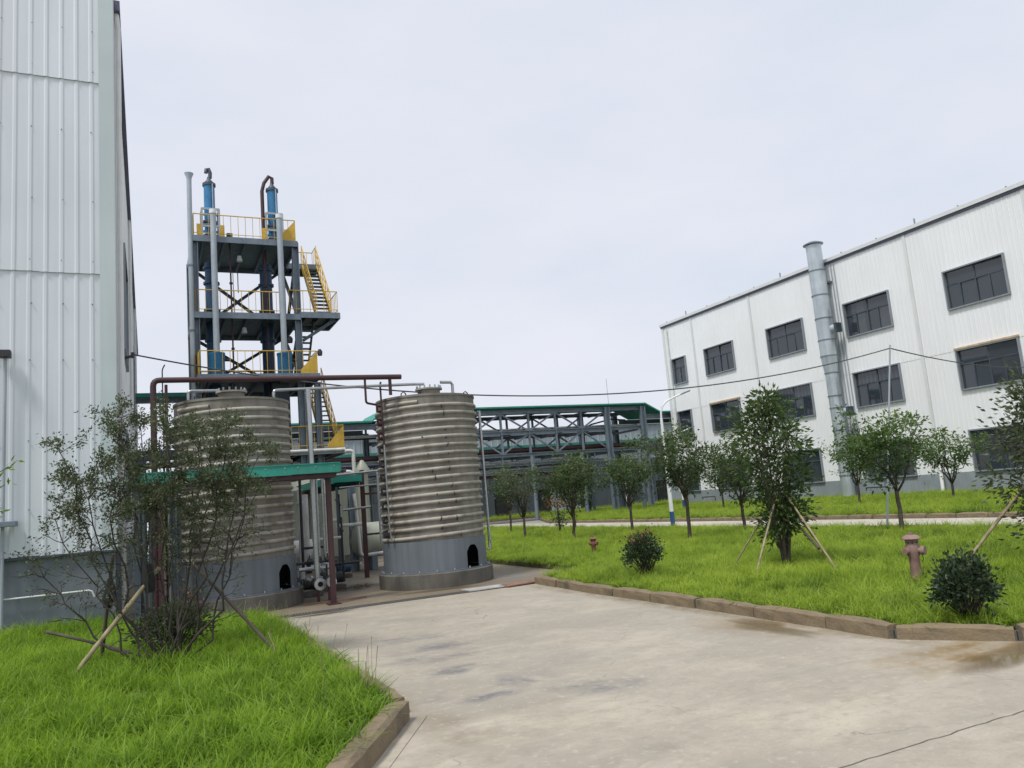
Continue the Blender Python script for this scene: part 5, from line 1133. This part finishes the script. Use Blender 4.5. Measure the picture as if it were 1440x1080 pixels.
def sapling():
    rs = np.random.RandomState(61); wood = MB(); wood.tube(curve_pts((0,0,0), (0,0,1.35), rs, 4, .02), [.05,.045,.04,.03,.02], 6)
    P = np.concatenate([rs.normal(0,.16,(260,3))+[0,0,.72], rs.normal(0,.12,(160,3))+[.1,0,.62]]); V, F, t = leaves(P, (P-[0,0,.7])*3, .10, .03, rs, .3)
    P2 = np.concatenate([rs.normal(0,.13,(120,3))+[-.25,0,1.35], rs.normal(0,.12,(110,3))+[.2,0,1.3]]); V2, F2, t2 = leaves(P2, P2*0+[0,0,1.], .09, .035, rs, .7)
    plant('sapling', (15.05,28.3,.05), 'small sapling with orange-red top before the dark tree', 'sapling', None, wood, 'bark', V, F, t, 'leaf_b', ('russet_top', V2, F2, t2, 'leaf_r'))
sapling()
# open multi-stem tree in the left foreground
def vase_tree(x, y, label, seed):
    rs = np.random.RandomState(seed); wood = MB(); P = []; D = []
    c, s = math.cos(.4442), math.sin(.4442)
    # stems: (sideways reach to picture right, depth, height)
    st_ = [(-1.55,.0,1.35),(-1.35,.4,2.35),(-1.05,-.35,2.75),(-.8,.5,2.95),(-.55,-.1,3.0),(-.25,.45,2.8),(.05,-.3,2.75),(.35,.3,2.9),(.6,-.2,2.85),(.85,.35,2.6),(1.1,-.1,2.35),(-1.25,-.2,1.9),(-.9,.1,2.4),(.2,.5,2.5),(-.45,.35,2.9),(.75,.0,2.75),(1.0,.3,1.95)]
    for (sx, dy, hz) in st_:
        sx += rs.normal(0,.06); e = np.array([sx*c+dy*s, -sx*s+dy*c, hz*rs.uniform(.94,1.03)]); a = np.array([rs.uniform(-.06,.06)+.03*sx, rs.uniform(-.06,.06), 0])
        n = 9; pts = []; lim = rs.normal(0,.045,(n+1,3)); lim[0] = 0
        for i in range(n+1):
            t = i/n; q = a*(1-t)+np.array([e[0]*t**.8, e[1]*t**.8, e[2]*t**1.18])*1.0; pts.append(q+lim[i]*(1 if i < n else 0))
        r0 = rs.uniform(.010,.019); wood.tube([tuple(p) for p in pts], list(np.linspace(r0, .005, n+1)), 6)
        for i in range(3, n+1):
            for b_ in range(3 if i > 4 else 1):
                p = pts[i]; dd = rs.normal(0,1,3); dd[2] = abs(dd[2])*.55+.15; dd /= np.linalg.norm(dd); Lb = rs.uniform(.18,.42)*(1.15-.4*i/n)
                q = p+dd*Lb; bp = curve_pts(p, q, rs, 3, .09, .05); wood.tube(bp, [.0055,.0045,.0035,.0025], 4, caps=False)
                for tw_ in range(rs.randint(2, 5)):
                    t = rs.uniform(.35,1); p0 = np.array(p)+(q-p)*t; d2 = dd+rs.normal(0,.7,3); d2 /= np.linalg.norm(d2); q2 = p0+d2*rs.uniform(.08,.2)
                    wood.tube([tuple(p0), tuple((p0+q2)/2+rs.normal(0,.01,3)), tuple(q2)], [.003,.0025,.0016], 3, caps=False)
                    dens = 38 if q2[2] > 1.75 else (17 if q2[2] > 1.3 else 6)
                    if q2[2] > .75:
                        m_ = rs.poisson(dens*(.7+.5*(q2[2] > 1.9))); tt = rs.uniform(.1,1.1,m_)[:,None]; P.append(p0+(q2-p0)*tt+rs.normal(0,.038,(m_,3))); D.append(np.tile(d2, (m_,1)))
    for k in range(6):   # suckers at the foot
        a = rs.uniform(0, 6.3); q = np.array([.3*math.cos(a), .3*math.sin(a), rs.uniform(.4,.9)]); wood.tube(curve_pts((0,0,0), q, rs, 3, .05), [.009,.007,.005,.003], 5)
        m_ = 40; P.append(q*rs.uniform(.15,1,(m_,1))+rs.normal(0,.05,(m_,3))); D.append(np.tile(q, (m_,1)))
    P = np.concatenate(P); D = np.concatenate(D); V, F, t = leaves(P, D*.8, .044, .020, rs, .55+.0*P[:,0], .7, .1)
    return plant('multi_stem_tree', (x, y, .05), label, 'tree', None, wood, 'bark_l', V, F, t, 'leaf_o')
vase_tree(.22, 10.35, 'open multi-stem tree with thin leaning branches in the left foreground', 71)
stake((-.87,10.0,.05),(.12,10.62,1.22), .026, 'thick bamboo stake slanting left of the foreground multi-stem tree'); stake((1.42,9.8,.05),(.50,10.5,1.22), .020, 'dark slanting stake right of the foreground multi-stem tree', 'bamboo_d')
stake((-.56,11.6,.05),(-.40,11.3,1.42), .022, 'upright dark prop wrapped with cloth left of the foreground tree', 'bamboo_d'); stake((-1.15,11.5,.55),(.02,10.6,.18), .018, 'low dark pole lying across behind the left bamboo stake', 'bamboo_d')
bm = MB(); rs = np.random.RandomState(5); bm.tube([(-.44,11.36,1.12),(-.43,11.34,1.0),(-.45,11.35,.9),(-.47,11.35,.76)], [.03,.055,.08,.05], 8); tag(mk('wrapping_cloth', bm, 'cloth', smooth=True), 'dark cloth tied round the upright prop', 'cloth')
bm = MB(); bm.tube([(-.02,10.55,1.28),(.0,10.52,1.1),(.02,10.52,.95)], [.05,.075,.05], 8); tag(mk('wrapping_cloth', bm, 'cloth', smooth=True), 'dark wrap where the bamboo stake meets the stems', 'cloth')
# leafy plant reaching in at the left edge
def edge_plant():
    rs = np.random.RandomState(81); wood = MB(); P = []; D = []
    wood.tube(curve_pts((0,0,0), (.1,.1,1.9), rs, 5, .03), [.03,.027,.024,.02,.016,.01], 6)
    for (q) in ((.70,.1,2.34),(.69,-.05,2.16),(.62,.2,1.95),(-.2,.2,2.4),(-.4,-.1,2.2),(.2,.5,2.3),(.45,.1,1.6),(.50,.0,1.05)):
        q = np.array(q); p0 = np.array([.06,.06,max(.7, q[2]-.5)]); wood.tube(curve_pts(p0, q, rs, 3, .05, .05), [.010,.008,.006,.004], 5); n = 22
        P.append(p0+(q-p0)*rs.uniform(.55,1.05,(n,1))+rs.normal(0,.025,(n,3))); D.append(np.tile((q-p0)/np.linalg.norm(q-p0), (n,1)))
    V, F, t = leaves(np.concatenate(P), np.concatenate(D), .095, .03, rs, .4, .6, .25)
    plant('leafy_sapling', (-1.88,8.6,.05), 'bright green leafy sapling reaching in at the left picture edge', 'sapling', None, wood, 'bark', V, F, t, 'leaf_y')
edge_plant()

# ------------------------------------------------------------------ grass
def tuft(col_, name, n, H, spread, wd, seed, mat, bend_=.6):
    rs = np.random.RandomState(seed); V = []; F = []; T = []
    for i in range(n):
        a = rs.uniform(0, 2*PI); r_ = spread*rs.uniform(0,1)**.5; p = np.array([r_*math.cos(a), r_*math.sin(a), 0]); h = H*rs.uniform(.45,1.1); az = rs.uniform(0, 2*PI); bd = bend_*rs.uniform(.2,1.2)
        d = np.array([math.cos(az), math.sin(az), 0]); s = np.array([-d[1], d[0], 0]); b_ = len(V); w_ = wd*rs.uniform(.7,1.3)
        for k, t in enumerate((0,.4,.75,1.)):
            c = p+d*(bd*h*t*t)+np.array([0,0,h*t*(1-.28*bd*t)]); ww = w_*(1,.95,.6,.08)[k]*.5; V += [c+s*ww, c-s*ww]
        for k in range(3): F.append((b_+2*k, b_+2*k+1, b_+2*k+3, b_+2*k+2))
        T += list(np.repeat(np.clip(np.array((.0,.18,.36,.5))*(.55 if wd > .015 else 1)+rs.uniform(-.14,.14), 0, 1), 2))  # roots coloured darker, painting the shaded gaps between blades
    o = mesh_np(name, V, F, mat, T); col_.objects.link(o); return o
def tuft_set(mat):
    c = bpy.data.collections.new('tufts_'+mat)
    for i, (n, H, sp, wd, bd) in enumerate(((22,.17,.07,.0075,.6),(20,.21,.08,.007,.8),(24,.13,.09,.008,1.),(14,.25,.05,.006,.7),(24,.15,.08,.0085,1.2),(12,.14,.07,.02,1.3),(26,.10,.11,.007,1.5),(16,.28,.09,.0075,1.1))): tuft(c, 'tuft', n, H, sp, wd, i+1, mat, bd)
    return c
def scatter_group(tuft_col):
    ng = bpy.data.node_groups.new('scatter_grass', 'GeometryNodeTree')
    ng.interface.new_socket('Geometry', in_out='INPUT', socket_type='NodeSocketGeometry'); ng.interface.new_socket('Geometry', in_out='OUTPUT', socket_type='NodeSocketGeometry')
    gi = ng.nodes.new('NodeGroupInput'); go = ng.nodes.new('NodeGroupOutput'); ip = ng.nodes.new('GeometryNodeInstanceOnPoints'); ci = ng.nodes.new('GeometryNodeCollectionInfo')
    ci.inputs['Collection'].default_value = tuft_col; ci.inputs['Separate Children'].default_value = True; ci.inputs['Reset Children'].default_value = True
    ra = ng.nodes.new('GeometryNodeInputNamedAttribute'); ra.data_type = 'FLOAT_VECTOR'; ra.inputs['Name'].default_value = 'rot'
    sa = ng.nodes.new('GeometryNodeInputNamedAttribute'); sa.data_type = 'FLOAT_VECTOR'; sa.inputs['Name'].default_value = 'scl'
    ng.links.new(gi.outputs[0], ip.inputs['Points']); ng.links.new(ci.outputs[0], ip.inputs['Instance']); ip.inputs['Pick Instance'].default_value = True
    ng.links.new(ra.outputs['Attribute'], ip.inputs['Rotation']); ng.links.new(sa.outputs['Attribute'], ip.inputs['Scale']); ng.links.new(ip.outputs[0], go.inputs[0])
    return ng
NG = {k: scatter_group(tuft_set(k)) for k in ('grass', 'grass_g')}
def inside(P, poly):
    x, y = P[:,0], P[:,1]; r_ = np.zeros(len(P), bool); n = len(poly); j = n-1
    for i in range(n):
        xi, yi = poly[i]; xj, yj = poly[j]; c = ((yi > y) != (yj > y)) & (x < (xj-xi)*(y-yi)/(yj-yi+1e-12)+xi); r_ ^= c; j = i
    return r_
def lawn(label, poly, box, dens, smin, smax, seed, z=.095, keep=None, kind='grass'):
    rs = np.random.RandomState(seed); x0, x1, y0, y1 = box; n = int((x1-x0)*(y1-y0)*dens); P = np.stack([rs.uniform(x0,x1,n), rs.uniform(y0,y1,n)], 1); P = P[inside(P, poly)]
    if keep is not None: P = P[keep(P, rs)]
    hole = np.sin(P[:,0]*2.3+1.7*np.sin(P[:,1]*1.9+seed))*np.sin(P[:,1]*2.7+1.3*np.sin(P[:,0]*1.7)); P = P[(hole < .86) | (rs.uniform(0,1,len(P)) < .35)]; n = len(P); hgt = .5+.5*np.sin(P[:,0]*1.3+np.sin(P[:,1]*.9)*1.7)*np.cos(P[:,1]*1.1+P[:,0]*.37)
    me = bpy.data.meshes.new('grass'); me.vertices.add(n); me.vertices.foreach_set('co', np.concatenate([P, np.full((n,1), z)], 1).astype(np.float32).ravel())
    R_ = np.stack([rs.normal(0,.26,n), rs.normal(0,.26,n), rs.uniform(0,2*PI,n)], 1); h2 = .5+.5*np.sin(P[:,0]*4.1+2*np.sin(P[:,1]*2.7))*np.cos(P[:,1]*3.7+1.3*np.sin(P[:,0]*2.9)); s = (smin+(smax-smin)*(.3*hgt+.35*h2+.35*rs.uniform(0,1,n))); wx = s*rs.uniform(.9,1.3,n)
    a = me.attributes.new('rot', 'FLOAT_VECTOR', 'POINT'); a.data.foreach_set('vector', R_.astype(np.float32).ravel())
    a = me.attributes.new('scl', 'FLOAT_VECTOR', 'POINT'); a.data.foreach_set('vector', np.stack([wx, wx, s], 1).astype(np.float32).ravel())
    o = bpy.data.objects.new('grass', me); COL.objects.link(o); md = o.modifiers.new('scatter', 'NODES'); md.node_group = NG[kind]
    return tag(o, label, 'grass', None, 'stuff')
lawn('long bright grass of the left foreground lawn', LB, (-9,2,4.3,16), 170, .6, 1.4, 1, kind='grass_g')
lawn('bright grass of the right lawn near the road', RB, (6.8,12,4.3,20), 140, .55, 1.2, 2)
lawn('bright grass of the right lawn toward the lane', RB, (6.8,17.8,4.3,43), 60, .75, 1.25, 3, keep=lambda P, r: ~((P[:,0] < 12) & (P[:,1] < 20)))
lawn('grass of the far lawn before the white building', FB, (22.2,37,6,52), 26, 1.0, 1.7, 4)
lawn('grass strip before the far grey shed', SB, (9,45,56.4,61), 16, 1.2, 2., 5)
# thin seed stalks along the left lawn edge
bm = MB(); rs = np.random.RandomState(17)
for k in range(26):
    x = rs.uniform(1.25,1.95); y = rs.uniform(6.6,13.2); h = rs.uniform(.25,.48); d = rs.normal(0,.06,2)
    bm.tube([(x,y,.1),(x+d[0]*.4,y+d[1]*.4,.1+h*.6),(x+d[0],y+d[1],.1+h)], [.0025,.002,.0035], 4)
tag(mk('seed_stalk', bm, 'bamboo'), 'thin dry seed stalks rising along the left lawn edge', 'grass', None, 'stuff')
